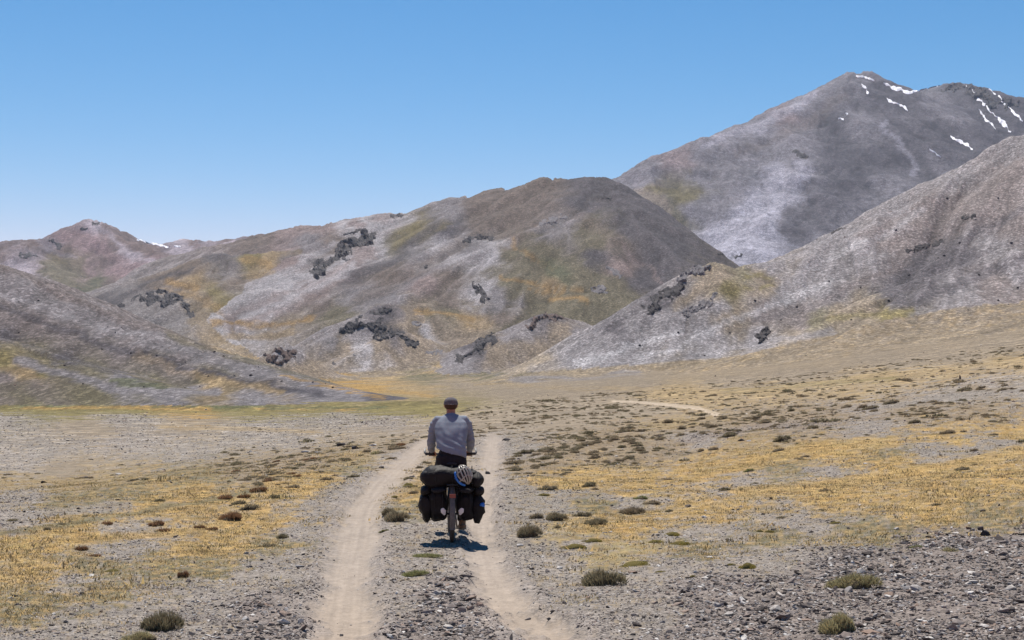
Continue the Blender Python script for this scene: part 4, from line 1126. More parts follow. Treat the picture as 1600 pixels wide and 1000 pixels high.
for i in range(8):
    vs, fs = angular(300 + i, .5*(.8 + .4*((i*7) % 5)/5), .42, .17 + .035*(i % 4), 11 + i % 4)
    me = bpy.data.meshes.new('stone'); me.from_pydata(vs, [], fs); me.update(); me.materials.append(M_STONE)
    STONE_ME.append(me)

def nrm_at(x, y, e=0.15):
    zx = (sample(Zt, x + e, y) - sample(Zt, x - e, y))/(2*e); zy = (sample(Zt, x, y + e) - sample(Zt, x, y - e))/(2*e)
    return zx, zy

# candidates over the near ground, denser towards the camera
NC_ = 620000
tt = rng.uniform(-0.46, 0.46, NC_)
ydist = 8.6*np.exp(rng.random(NC_)*math.log(62/8.6))
# more of the budget close by
keep = rng.random(NC_) < np.clip(1.0 - (ydist - 9)/90, .35, 1)
tt, ydist = tt[keep], ydist[keep]
xs = tt*ydist
st = sample(STN, xs, ydist); gr = sample(GR, xs, ydist); trk = sample(TRK, xs, ydist)
prob = np.clip(st*0.75 + 0.05 - 0.35*gr, 0.035, 1)*np.clip(1 - trk*.80, 0, 1)
clump = fbm(xs*1.3, ydist*1.3, 3, 801)
prob *= np.clip(.75 + clump*.8, .2, 1.4)
# the stretch around the wheel line where the bicycle stands is swept a little cleaner
sel = rng.random(len(xs)) < prob
xs, ydist, st, trk = xs[sel], ydist[sel], st[sel], trk[sel]
siz = 0.0175*np.exp(rng.normal(0, .58, len(xs)))*(0.75 + .65*np.clip(sample(WT[CLS.index('graveld')], xs, ydist), 0, 1))
siz *= np.clip((ydist/14)**.45, .9, 2.0)
siz = np.clip(siz, .008, .15)*np.where(trk > .4, .42, 1)
zs = sample(Zt, xs, ydist)
vis = (600 - FPX*(zs - HC)/ydist) <= sample(VIS, xs, ydist) + 6
xs, ydist, zs, siz, st, trk = [a[vis] for a in (xs, ydist, zs, siz, st, trk)]
proj = siz/ydist
order = np.argsort(-proj)
NBIG = 270
print('stones', len(xs), 'big from', float(siz[order[0]]), float(proj[order[NBIG]]*FPX), round(time.time() - T0, 1))
def where_words(px, py, near='stones'):
    side = 'left of both wheel ruts' if px < np.interp(py, RUTL[:, 0], RUTL[:, 1]) else ('between the wheel ruts' if px < np.interp(py, RUTR[:, 0], RUTR[:, 1]) else 'right of both wheel ruts')
    return side
big = order[:NBIG]
inb = np.zeros(len(xs), bool)
for k in big:
    px_ = 800 + FPX*xs[k]/ydist[k]; py_ = 600 - FPX*(zs[k] - HC)/ydist[k]
    if not (-20 < px_ < 1620 and py_ < 1015): continue
    inb[k] = True
    o = bpy.data.objects.new('stone', STONE_ME[random.randrange(8)]); COL.objects.link(o)
    s_ = float(siz[k]); o.scale = (s_*random.uniform(.8, 1.3), s_*random.uniform(.7, 1.1), s_*random.uniform(.7, 1.2))
    o.location = (float(xs[k]), float(ydist[k]), float(zs[k]) + s_*.06)
    o.rotation_euler = (random.gauss(0, .25), random.gauss(0, .25), random.uniform(0, 6.28))
    tag(o, 'x', 'stone', 'loose stones on the gravel'); name_later(o, px_, py_, 'loose angular stone')
rest = ~inb

def scatter(name, pts, rots, scls, sources, label, kind='stuff'):
    """many copies of existing small objects, standing on given points (geometry nodes)"""
    me = bpy.data.meshes.new(name)
    me.vertices.add(len(pts)); me.vertices.foreach_set('co', np.ascontiguousarray(pts, dtype=np.float32).ravel())
    for nm, arr in (('turn', rots), ('size', scls)):
        a = me.attributes.new(nm, 'FLOAT_VECTOR', 'POINT'); a.data.foreach_set('vector', np.ascontiguousarray(arr, dtype=np.float32).ravel())
    o = bpy.data.objects.new(name, me); COL.objects.link(o)
    ng = bpy.data.node_groups.new(name, 'GeometryNodeTree')
    ng.interface.new_socket('Geometry', in_out='INPUT', socket_type='NodeSocketGeometry')
    ng.interface.new_socket('Geometry', in_out='OUTPUT', socket_type='NodeSocketGeometry')
    N = ng.nodes; L = ng.links
    gi = N.new('NodeGroupInput'); go = N.new('NodeGroupOutput')
    iop = N.new('GeometryNodeInstanceOnPoints'); j = N.new('GeometryNodeJoinGeometry')
    for src in sources:
        oi = N.new('GeometryNodeObjectInfo'); oi.inputs['Object'].default_value = src; oi.inputs['As Instance'].default_value = True
        oi.transform_space = 'ORIGINAL'
        L.new(oi.outputs['Geometry'], j.inputs[0])
    r_ = N.new('GeometryNodeInputNamedAttribute'); r_.data_type = 'FLOAT_VECTOR'; r_.inputs['Name'].default_value = 'turn'
    s_ = N.new('GeometryNodeInputNamedAttribute'); s_.data_type = 'FLOAT_VECTOR'; s_.inputs['Name'].default_value = 'size'
    rv = N.new('FunctionNodeRandomValue'); rv.data_type = 'INT'
    rv.inputs[4].default_value = 0; rv.inputs[5].default_value = len(sources) - 1
    L.new(gi.outputs[0], iop.inputs['Points']); L.new(j.outputs[0], iop.inputs['Instance'])
    iop.inputs['Pick Instance'].default_value = True
    L.new(rv.outputs[2], iop.inputs['Instance Index'])
    L.new(r_.outputs[0], iop.inputs['Rotation']); L.new(s_.outputs[0], iop.inputs['Scale'])
    L.new(iop.outputs[0], go.inputs[0])
    md = o.modifiers.new('scatter', 'NODES'); md.node_group = ng
    tag(o, label, None, None, kind)
    return o
n_ = int(rest.sum())
def jitrot(n_, tilt): return np.stack([rng.normal(0, tilt, n_), rng.normal(0, tilt, n_), rng.uniform(0, 6.28, n_)], -1)
# one object of each stone shape to copy from, the first of them already lying in view
srcs = []
seen = set()
for o in COL.objects:
    if o.name.startswith('stone') and o.data and o.data.name not in seen and 'label' in o:
        seen.add(o.data.name); srcs.append(o)
s3 = siz[rest][:, None]*np.stack([rng.uniform(.8, 1.35, n_), rng.uniform(.7, 1.1, n_), rng.uniform(.6, 1.2, n_)], -1)
scatter('gravel', np.stack([xs[rest], ydist[rest], zs[rest] + siz[rest]*.05], -1), jitrot(n_, .28), s3, srcs, 'broken slaty gravel strewn over the near ground')

# coarser stones on the far gravel plain and lower slopes
def far_scatter(n_, ylo, yhi, laywt, size_at, seed):
    r2 = np.random.default_rng(seed)
    t_ = r2.uniform(-.42, .42, n_); y_ = ylo*np.exp(r2.random(n_)*math.log(yhi/ylo)); x_ = t_*y_
    w = laywt(x_, y_)
    k = r2.random(n_) < w
    x_, y_ = x_[k], y_[k]; z_ = sample(Zt, x_, y_)
    v = (600 - FPX*(z_ - HC)/y_) <= sample(VIS, x_, y_) + 2
    x_, y_, z_ = x_[v], y_[v], z_[v]
    s_ = size_at(y_)*np.exp(r2.normal(0, .45, len(y_)))
    return x_, y_, z_, s_
x_, y_, z_, s_ = far_scatter(90000, 60, 330, lambda x, y: np.clip(sample(STN, x, y)*.7 - .1 + .03, .02, .8)*(sample(TRK, x, y) < .3), lambda y: .00092*y, 5)
n_ = len(x_); s3 = s_[:, None]*np.stack([rng.uniform(.8, 1.3, n_), rng.uniform(.7, 1.1, n_), rng.uniform(.6, 1.2, n_)], -1)
scatter('plain_stones', np.stack([x_, y_, z_], -1), jitrot(n_, .3), s3, srcs, 'small stones strewn over the gravel plain')
def hillw(x, y):
    return np.clip((sample(WT[CLS.index('scree')], x, y) + sample(WT[CLS.index('screed')], x, y) + .8*sample(WT[CLS.index('screel')], x, y) + .15), 0, 1)*(sample(HILLg, x, y) > .05)*.8
x_, y_, z_, s_ = far_scatter(60000, 240, 1250, hillw, lambda y: .00055*y, 6)
n_ = len(x_); s3 = s_[:, None]*np.stack([rng.uniform(.8, 1.2, n_), rng.uniform(.8, 1.2, n_), rng.uniform(1., 2.2, n_)], -1)
scatter('scree_blocks', np.stack([x_, y_, z_], -1), jitrot(n_, .5), s3, srcs, 'loose blocks of scree on the lower hillsides')
print('stones placed', round(time.time() - T0, 1))

# stones that stand out, each its own label
def rock(px, py, wpx, hpx, label, mat, seed, tall=1.0, cat='stone'):
    x, y, z = cast(px, py + hpx*.35, 9)
    w = wpx/FPX*y; h = hpx/FPX*y
    vs, fs = angular(seed, w/2, w*.36, h*.55*tall, 13)
    mb = MB(); mb.add(vs, fs)
    o = mb.build('rock', mat, None, smooth=False); o.location = (x, y, z + h*.12); tag(o, label, cat)
    return o
rock(533, 694, 17, 8, 'dark wedge shaped rock on the edge of the bank, leftmost of two dark rocks', M_SLATE, 401)
rock(556, 698, 17, 10, 'dark split rock on the edge of the bank, just right of the wedge shaped one', M_SLATE, 402)
rock(583, 694, 14, 7, 'pale grey rock on the bank edge, right of the two dark rocks', M_PALE, 403)
rock(478, 705, 16, 5, 'flat pale slab among tufts on the bank left of the dark rocks', M_PALE, 404)
rock(498, 706, 18, 5, 'flat pale slab beside another, nearer the dark rocks', M_PALE, 405)
rock(596, 729, 10, 6, 'blue grey stone at the left edge of the left rut, far up the track', M_STONE, 406)
rock(790, 686, 16, 7, 'dark flat rock where the right rut goes over the rise', M_SLATE, 407)
rock(762, 738, 11, 7, 'black stone tucked under tufts on the right side of the right rut', M_SLATE, 408)
rock(391, 884, 14, 6, 'dark flat stone on the left verge gravel beneath the grass', M_SLATE, 409)
rock(409, 874, 8, 5, 'small black stone on the left verge gravel', M_SLATE, 410)
rock(812, 851, 15, 6, 'white stone lying right of the cyclist shadow', M_PALE, 411)
rock(1158, 687, 12, 6, 'grey stone on the right slope with a pale slab at its side', M_SLATE, 412)
rock(1170, 688, 10, 4, 'small pale slab at the side of a grey stone on the right slope', M_PALE, 413)
rock(1100, 807, 16, 5, 'white flat stone in the dry grass right of the track', M_PALE, 414)
rock(1128, 771, 10, 6, 'light stone under a green tuft on the right slope', M_PALE, 415)
rock(1541, 832, 18, 14, 'brown pointed stone standing on the slaty gravel at the right', M_SLATE, 416, 1.2)
rock(1400, 825, 12, 6, 'bright white stone at the top edge of the dark gravel', M_PALE, 417)
rock(1350, 724, 12, 4, 'thin white stone in the grass far right', M_PALE, 418)
rock(185, 740, 13, 4, 'white flat stone on the left bank edge', M_PALE, 419)
rock(133, 745, 20, 6, 'dark bluish slab on the left bank edge', M_SLATE, 420)
rock(70, 752, 16, 7, 'dark stones heap on the left bank edge, nearest the frame edge', M_SLATE, 421)
rock(1500, 590, 4, 9, 'tiny upright brown stone standing alone on the right hand slope', M_CRAGB, 422, 1.4)
rock(858, 966, 10, 5, 'dark stone in the right rut near the bottom', M_SLATE, 423)
rock(826, 966, 13, 6, 'grey stone in the right rut left of the dark one', M_STONE, 424)
rock(533, 992, 10, 5, 'black stone at the bottom of the left rut', M_SLATE, 425)
rock(671, 860, 8, 5, 'small dark stone just below the cyclist shadow on the left', M_SLATE, 426)
rock(711, 872, 6, 4, 'tiny dark stone below the cyclist shadow', M_SLATE, 427)
rock(1345, 918, 12, 6, 'pale blue stone at the foot of the pale green shrub', M_PALE, 428)
# boulders sitting on the hills
for k, (px, py, w, side) in enumerate(sorted([(246, 556, 6, 1), (180, 520, 4, 1), (335, 550, 5, 1), (349, 557, 5, 1), (392, 587, 7, 1), (404, 574, 4, 1), (326, 588, 4, 1), (101, 572, 5, 1), (489, 598, 5, 1), (60, 470, 4, 1), (205, 552, 4, 1), (290, 566, 4, 1), (440, 596, 5, 1), (130, 600, 4, 1), (225, 605, 4, 1), (30, 520, 4, 1), (520, 606, 5, 1), (160, 546, 5, 1),
    (1295, 440, 5, 2), (1345, 450, 5, 2), (1388, 470, 5, 2), (1420, 430, 6, 2), (1475, 400, 6, 2), (1530, 430, 5, 2), (1560, 470, 5, 2), (1330, 500, 4, 2), (1245, 480, 5, 2), (1180, 470, 5, 2), (1220, 500, 4, 2), (1140, 520, 4, 2), (1060, 520, 5, 2), (1000, 540, 5, 2), (1500, 380, 6, 2), (1580, 380, 6, 2), (1560, 310, 5, 2), (1480, 310, 5, 2), (1400, 360, 5, 2), (1118, 588, 4, 2), (1260, 556, 4, 2), (1590, 450, 6, 2)], key=lambda t: (t[3], t[0]))):
    x, y, z = cast(px, py, 250)
    w_ = w/FPX*y
    vs, fs = angular(500 + k, w_*.5, w_*.5, w_*.42, 12)
    mb = MB(); mb.add(vs, fs); o = mb.build('boulder', M_SLATE, None, smooth=False); o.location = (x, y, z + w_*.1)
    num = k if side == 1 else k - 18
    WORDS = 'first second third fourth fifth sixth seventh eighth ninth tenth eleventh twelfth thirteenth fourteenth fifteenth sixteenth seventeenth eighteenth nineteenth twentieth twenty-first twenty-second twenty-third twenty-fourth'.split()
    tag(o, 'dark boulder on the scree of the %s, %s from the left' % ('left hill' if side == 1 else 'right hillside', WORDS[num]), 'boulder', 'boulders on the %s' % ('left hill' if side == 1 else 'right hillside'))

# ------------------------------------------------------------------ cushion shrubs and tufts
def blade_dome(seed, n, up=.5, ln=(.16, .34), wd=.018, flat=.42, stems=1):
    """a low cushion: hundreds of short leaves and twigs standing out of a lumpy dome (unit radius)"""
    r_ = np.random.default_rng(seed)
    v = []; f = []; tn = []
    lump = [(r_.uniform(-.95, .95), r_.uniform(-.7, .7), r_.uniform(.22, .5)) for _ in range(6)] + [(0, 0, .5)]
    for i in range(n):
        lx, ly, lr = lump[r_.integers(0, 7)]
        a = r_.uniform(0, 6.283); rr_ = math.sqrt(r_.random())*lr
        x, y = lx*.7 + rr_*math.cos(a), ly*.7 + rr_*math.sin(a)
        R2 = math.hypot(x, y)
        if R2 > 1.15: continue
        hz = flat*max(0.0, 1 - (rr_/lr)**2)**.5*(0.6 + .5*lr)*max(.25, 1 - R2*.35)
        z0 = hz*r_.uniform(.35, 1.0)
        d = np.array([x*1.0 + r_.normal(0, .45), y*1.0 + r_.normal(0, .45), up + r_.uniform(0, .8)]); d /= np.linalg.norm(d)
        L_ = r_.uniform(*ln)
        s_ = np.cross(d, r_.normal(0, 1, 3)); s_ /= np.linalg.norm(s_) + 1e-9
        w = wd*r_.uniform(.6, 1.5)
        p0 = np.array([x, y, z0 - .03]); p1 = p0 + d*L_*.6 + np.array([0, 0, .0]); p2 = p0 + d*L_ + r_.normal(0, .02, 3)
        k = len(v)
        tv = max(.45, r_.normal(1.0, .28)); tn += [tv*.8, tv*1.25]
        v += [p0 - s_*w*.5, p0 + s_*w*.5, p1 + s_*w, p1 - s_*w, p2]
        f += [(k, k+1, k+2, k+3), (k+3, k+2, k+4)]
    return v, f, tn
def dome_core(seed, flat=.36, k=1.0):
    r_ = random.Random(seed)
    ph = [r_.uniform(0, 6.3) for _ in range(4)]
    def fn(q):
        a = math.atan2(q.y, q.x)
        s_ = 1 + .14*math.sin(2*a + ph[0]) + .10*math.sin(3*a + ph[1]) + .07*math.sin(5*a + ph[2])
        return Vector((q.x*s_, q.y*s_, q.z if q.z > 0 else q.z*.4))
    m_ = MB(); m_.ball((0, 0, 0), (.66*k, .62*k, flat*k*.85), 14, 9, 1.0, fn)
    return m_
def leafy(m, up=.6, trans=.35):
    """thin leaves: light passes through them and the mat of leaves catches the sky like one surface"""
    nt = m.node_tree; b = nt.nodes['Principled BSDF']; out = nt.nodes['Material Output']
    geo = node(nt, 'ShaderNodeNewGeometry')
    mx = node(nt, 'ShaderNodeMix'); mx.data_type = 'VECTOR'; mx.inputs[0].default_value = up
    nt.links.new(geo.outputs['Normal'], mx.inputs[4]); mx.inputs[5].default_value = (0, -.12, 1)
    nn = node(nt, 'ShaderNodeVectorMath', operation='NORMALIZE'); nt.links.new(mx.outputs[1], nn.inputs[0])
    tr = node(nt, 'ShaderNodeBsdfTranslucent'); ms = node(nt, 'ShaderNodeMixShader'); ms.inputs[0].default_value = trans
    src = b.inputs['Base Color'].links[0].from_socket
    nt.links.new(src, tr.inputs['Color']); nt.links.new(nn.outputs[0], b.inputs['Normal'])
    nt.links.new(b.outputs[0], ms.inputs[1]); nt.links.new(tr.outputs[0], ms.inputs[2]); nt.links.new(ms.outputs[0], out.inputs['Surface'])
    return m
def foliage(name, ramp, tip=1.3):
    m = tint_material(name, ramp, rough=.9, bscale=9)
    nt = m.node_tree; b = nt.nodes['Principled BSDF']
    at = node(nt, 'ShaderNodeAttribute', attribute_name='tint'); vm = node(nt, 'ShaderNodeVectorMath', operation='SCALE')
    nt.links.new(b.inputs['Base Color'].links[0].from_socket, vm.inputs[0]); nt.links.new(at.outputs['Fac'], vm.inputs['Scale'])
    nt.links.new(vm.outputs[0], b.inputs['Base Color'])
    return leafy(m, .55, .4)
M_OLV = foliage('olive_shrub', [(0, (.19, .165, .10)), (.5, (.235, .20, .125)), (1, (.28, .235, .155))])
M_BRN = foliage('brown_tuft', [(0, (.21, .165, .11)), (.5, (.27, .215, .14)), (1, (.33, .265, .17))])
M_RED = foliage('rusty_tuft', [(0, (.19, .105, .055)), (1, (.27, .16, .09))])
M_PGR = foliage('pale_green_shrub', [(0, (.30, .265, .14)), (1, (.38, .33, .19))])
M_MOSS = foliage('yellow_moss', [(0, (.24, .20, .055)), (1, (.33, .27, .08))])
M_GRN = foliage('green_tuft', [(0, (.19, .20, .085)), (1, (.26, .25, .11))])
M_CORE = simple('cushion_soil', (.105, .085, .058), .95, .05, var=.3, scale=20)
M_MCORE = simple('moss_cushion_body', (.20, .165, .06), .95, .05, var=.35, scale=14, bump=.05, bscale=25)
KINDS = {'olive': (M_OLV, .5, (.14, .30)), 'brown': (M_BRN, .35, (.12, .30)), 'rust': (M_RED, .7, (.2, .42)), 'palegreen': (M_PGR, .6, (.14, .28)),
         'green': (M_GRN, .7, (.14, .3)), 'moss': (M_MOSS, .3, (.05, .12))}
FOL = {}
for kn, (mt_, up_, ln_) in KINDS.items():
    FOL[kn] = {}
    for lod, cnt, wd in (('hi', 3400, .010), ('mid', 620, .024), ('lo', 120, .055)):
        L_ = []
        for v_ in range(2 if lod == 'hi' else 3):
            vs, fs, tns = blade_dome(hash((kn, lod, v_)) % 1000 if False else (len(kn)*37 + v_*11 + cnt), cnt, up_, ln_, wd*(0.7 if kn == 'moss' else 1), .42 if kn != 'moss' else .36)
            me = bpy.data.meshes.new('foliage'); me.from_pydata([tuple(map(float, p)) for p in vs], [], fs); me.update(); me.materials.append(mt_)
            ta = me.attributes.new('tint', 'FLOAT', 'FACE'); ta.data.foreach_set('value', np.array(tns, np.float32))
            cm = dome_core(v_ + cnt, .34 if kn != 'moss' else .38)
            cme = bpy.data.meshes.new('cushion'); cme.from_pydata(cm.v, [], cm.f); cme.update()
            cme.polygons.foreach_set('use_smooth', [True]*len(cme.polygons)); cme.materials.append(M_MCORE if kn == 'moss' else M_CORE)
            L_.append((me, cme))
        FOL[kn][lod] = L_
PLANT_XY = []
def plant(px, py, wpx, hpx, kind, label, group=None, name=None, yaw=None, depth=None):
    """py is the foot of the plant"""
    x, y, z = cast(px, py - hpx*.15, 9) if depth is None else depth
    w = wpx/FPX*y; h = hpx/FPX*y
    lod = 'hi' if wpx > 32 else ('mid' if wpx > 13 else 'lo')
    me, cme = random.choice(FOL[kind][lod])
    nm = name or {'moss': 'moss_cushion'}.get(kind, 'cushion_shrub' if wpx > 24 else 'grass_tuft')
    zx_, zy_ = nrm_at(x, y, .4)
    root = empty(nm, (x, y, z - .01), (math.atan(zy_), -math.atan(zx_) - .10, random.uniform(-.5, .5) + (math.pi if random.random() < .5 else 0)*0))
    sx = w/2/.98; sz = h/.62
    root.scale = (sx, sx*random.uniform(.75, 1.0), sz)
    a = bpy.data.objects.new('foliage', me); COL.objects.link(a); a.parent = root
    b = bpy.data.objects.new('root_cushion', cme); COL.objects.link(b); b.parent = root
    tag(root, label, 'moss' if kind == 'moss' else ('shrub' if wpx > 24 else 'tuft'), group)
    PLANT_XY.append((x, y, w/2))
    return root
P_ = [
 (254, 990, 60, 44, 'olive', 'large dark olive shrub at the bottom left, its pale neighbour in front'),
 (222, 1003, 66, 22, 'palegreen', 'pale grey green shrub cut by the bottom edge at the left'),
 (941, 919, 68, 36, 'olive', 'large dark shrub right of the right rut, beside yellow moss'),
 (1335, 922, 80, 32, 'palegreen', 'wide pale green shrub on the dark slaty gravel'),
 (1316, 994, 68, 46, 'palegreen', 'tall pale shrub at the bottom right of the dark gravel'),
 (619, 817, 38, 24, 'olive', 'olive shrub between the ruts left of the cyclist bags, in front of another'),
 (606, 804, 26, 14, 'olive', 'small olive shrub just behind the one left of the cyclist bags'),
 (828, 842, 40, 28, 'olive', 'dark green shrub on the right verge level with the cyclist wheel'),
 (666, 871, 48, 9, 'green', 'flat green mat between the ruts just below the cyclist shadow'),
 (647, 901, 44, 13, 'green', 'green cushion between the ruts, second below the cyclist'),
 (838, 812, 24, 15, 'brown', 'brown tuft behind the dark green shrub on the right verge'),
 (869, 815, 34, 19, 'olive', 'olive shrub right of the brown tuft near the right verge'),
 (909, 809, 30, 13, 'olive', 'low olive shrub in dry grass, third in a row from the verge'),
 (931, 821, 34, 15, 'olive', 'faint olive shrub in front of the row right of the verge'),
 (871, 826, 14, 8, 'olive', 'little tuft in front of the olive shrub near the verge'),
 (855, 768, 32, 13, 'olive', 'dark tuft above a patch of yellow moss right of the verge'),
 (920, 762, 26, 12, 'olive', 'dark round tuft in yellow grass above the gravel gap'),
 (988, 805, 38, 17, 'brown', 'brown shrub in dry grass right of a gravel patch'),
 (1019, 788, 30, 9, 'brown', 'low brown tuft behind the brown shrub'),
 (1002, 781, 26, 9, 'green', 'bright green tuft behind the brown shrubs on the right'),
 (1045, 801, 14, 8, 'olive', 'small dark tuft right of the brown shrub pair'),
 (1222, 691, 28, 14, 'olive', 'solid dark shrub on the right slope with stones at its back'),
 (1138, 684, 28, 11, 'olive', 'dark shrub on the right slope left of the solid one'),
 (1216, 706, 22, 8, 'brown', 'dark low tuft below the solid dark shrub'),
 (1258, 715, 16, 6, 'brown', 'thin brown tuft in the tan grass right of the low tuft'),
 (1429, 663, 20, 10, 'olive', 'dark shrub alone in yellow grass under the tufty band'),
 (1480, 679, 26, 10, 'brown', 'grey brown tuft in the grass above the far gravel strip'),
 (1504, 676, 12, 6, 'brown', 'small tuft touching the grey brown one above the far gravel strip'),
 (1553, 681, 16, 6, 'olive', 'dark flat tuft near the right edge above the far gravel strip'),
 (1522, 706, 14, 8, 'brown', 'tuft on the lower rim of the far gravel strip'),
 (1502, 735, 26, 8, 'olive', 'olive tuft in the grass below the far gravel strip'),
 (1288, 769, 20, 8, 'brown', 'thin brown tuft in the tan grass right of the stony gap'),
 (1131, 768, 24, 9, 'olive', 'dark low tuft above a light stone'),
 (1170, 738, 18, 8, 'green', 'greenish tuft at the top of the stony gap'),
 (1114, 704, 18, 8, 'brown', 'small tuft, right one of a pair under the right slope band'),
 (1095, 706, 14, 7, 'brown', 'small tuft, left one of a pair under the right slope band'),
 (1112, 670, 22, 9, 'brown', 'brown shrub in the tufty band below the far piece of track'),
 (1097, 651, 13, 8, 'olive', 'dark round tuft right beside the far piece of track'),
 (1065, 672, 18, 9, 'brown', 'dark tuft at the left end of the tufty band'),
 (1180, 656, 20, 9, 'brown', 'dark tuft in the middle of the tufty band'),
 (1236, 644, 14, 8, 'olive', 'dark tuft standing at the upper rim of the tufty band'),
 (390, 798, 30, 14, 'olive', 'dark green shrub in the left grass, in front of a smaller one'),
 (372, 789, 26, 10, 'olive', 'smaller green shrub behind the dark one in the left grass'),
 (362, 815, 38, 16, 'rust', 'rusty brown shrub leaning right in the left grass'),
 (428, 780, 26, 10, 'olive', 'dark low shrub right of the green pair in the left grass'),
 (403, 771, 28, 12, 'rust', 'brown shrub behind the green pair'),
 (352, 781, 26, 10, 'rust', 'reddish tuft left of the green pair'),
 (380, 779, 22, 8, 'rust', 'thin reddish tuft between two brown ones behind the green pair'),
 (384, 752, 28, 8, 'brown', 'dark tuft in the tufty ground left of the left rut'),
 (441, 842, 24, 11, 'olive', 'olive tuft near the lower edge of the left grass, right one of two'),
 (417, 855, 28, 9, 'olive', 'olive tuft near the lower edge of the left grass, left one of two'),
 (244, 823, 24, 11, 'rust', 'rusty tuft with a smaller one at its foot, far left grass'),
 (255, 831, 20, 7, 'rust', 'small rusty tuft at the foot of another, far left grass'),
 (311, 826, 18, 7, 'rust', 'reddish tuft left of the rusty leaning shrub'),
 (330, 829, 20, 7, 'rust', 'reddish low tuft just left of the rusty leaning shrub'),
 (127, 861, 22, 10, 'rust', 'single rusty tuft in the far left grass'),
 (167, 820, 20, 7, 'rust', 'brown tuft on the far left below the green stripe'),
 (147, 870, 20, 6, 'rust', 'flat orange tuft right below the single rusty one'),
 (286, 904, 18, 15, 'rust', 'upright reddish tuft on the left, above the bottom shrubs'),
 (18, 815, 24, 7, 'olive', 'dark tuft close to the left edge of the picture'),
 (95, 820, 18, 5, 'olive', 'dark flat tuft left, on the green stripe'),
 (73, 829, 16, 8, 'olive', 'dark tuft left, just below the green stripe'),
 (208, 752, 18, 6, 'olive', 'left one of two dark tufts near the left bank edge'),
 (226, 751, 14, 6, 'olive', 'right one of two dark tufts near the left bank edge'),
 (590, 710, 32, 8, 'palegreen', 'pale cushion near the crest of the left rut'),
 (620, 703, 30, 8, 'brown', 'brown cushion close to the crest of the left rut'),
 (500, 740, 14, 7, 'brown', 'round brown tuft on the bank left of the rut'),
 (552, 747, 20, 8, 'olive', 'greenish tuft on the bank beside the left rut'),
 (510, 751, 22, 8, 'brown', 'brown tuft left of the greenish one on the bank'),
 (460, 763, 24, 9, 'brown', 'brown tuft on the bank, lower row'),
 (645, 772, 22, 7, 'brown', 'brown streaky tuft on the grassy strip between the ruts'),
 (634, 762, 26, 8, 'moss', 'yellow cushion on the grassy strip between the ruts'),
 (600, 831, 16, 6, 'green', 'small green tuft between the ruts below the olive shrubs'),
 (1430, 857, 24, 8, 'green', 'green tuft on the dark gravel, far right'),
 (1482, 862, 30, 10, 'palegreen', 'grey green tuft on the dark gravel, far right of the scene'),
 (897, 858, 44, 14, 'moss', 'large yellow moss cushion, split in two, on the right'),
 (925, 848, 36, 12, 'moss', 'yellow moss mat behind the large split cushion'),
 (990, 885, 60, 14, 'moss', 'broad yellow moss mat behind the large dark shrub'),
 (1030, 895, 22, 7, 'moss', 'small moss pad right of the broad mat'),
 (1022, 849, 30, 10, 'moss', 'yellow moss pad in the middle right'),
 (1062, 852, 38, 12, 'moss', 'yellow moss pad right of another'),
 (1168, 891, 34, 20, 'moss', 'bright yellow green moss cushion on the edge of the dark gravel'),
 (1141, 884, 20, 8, 'moss', 'small bright moss pad left of the bright moss cushion'),
 (1202, 833, 20, 9, 'moss', 'dark moss hump, right of two, on the right gravel edge'),
 (1186, 832, 16, 8, 'moss', 'dark moss hump, left of two, on the right gravel edge'),
 (1082, 903, 16, 9, 'moss', 'dark moss knob on the gravel right of the large shrub'),
 (1303, 819, 24, 8, 'moss', 'yellow moss patch in the right grass'),
 (1050, 838, 34, 12, 'moss', 'pale yellow moss pad by grey cushion plants'),
 (848, 776, 26, 9, 'moss', 'yellow moss under a dark tuft near the right verge'),
 (174, 894, 32, 9, 'moss', 'lime yellow moss mat on the far left'),
]
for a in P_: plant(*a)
# the many others, standing where the photograph has them thick
cnt_l = {}
def fill(n_, region, kinds, wrange, groupname, where, minpx=0):
    made = 0; tries = 0
    while made < n_ and tries < n_*30:
        tries += 1
        (x0, y0), (x1, y1), hh = region
        t_ = random.random(); px = x0 + (x1-x0)*t_; py = y0 + (y1-y0)*t_ + random.uniform(-hh, hh)
        x, y, z = cast(px, py, 9)
        if sample(TRK, x, y) > .2: continue
        w = random.uniform(*wrange)*(1.1 if random.random() < .2 else .8)
        if any((x-a)**2 + (y-b)**2 < (r_*.9 + w/FPX*y*.4)**2 for a, b, r_ in PLANT_XY): continue
        k = random.choice(kinds)
        word = {'brown': 'brown', 'olive': 'dark olive', 'rust': 'rusty', 'palegreen': 'pale green', 'moss': 'yellow mossy', 'green': 'green'}[k]
        lb = '%s low cushion tuft %s' % (word, where)
        pl = plant(px, py, w, w*random.uniform(.26, .40), k, lb, '%s %s' % (word, groupname), depth=(x, y, z))
        name_later(pl, px, py, '%s cushion tuft' % word)
        made += 1
fill(34, ((795, 735), (905, 690), 18), ['brown', 'olive', 'olive'], (14, 30), 'tufts by the right verge', '')
fill(40, ((880, 705), (1010, 690), 26), ['brown', 'brown', 'olive'], (12, 30), 'tufts right of the track', 'in the tufty ground right of the right rut')
fill(42, ((1010, 672), (1330, 652), 18), ['brown', 'brown', 'olive'], (10, 24), 'tufts on the right slope', 'in the tufty band under the far track')
fill(32, ((1330, 650), (1600, 610), 16), ['brown', 'olive', 'brown'], (10, 26), 'tufts at the far right', 'in the tufty band at the far right')
fill(44, ((360, 745), (640, 712), 18), ['brown', 'brown', 'olive', 'rust'], (9, 24), 'tufts on the left bank', 'on the bank left of the left rut')
fill(10, ((610, 770), (655, 745), 14), ['moss', 'brown', 'olive'], (10, 26), 'tufts between the ruts', 'on the strip between the wheel ruts')
name_all()
print('plants', round(time.time() - T0, 1))
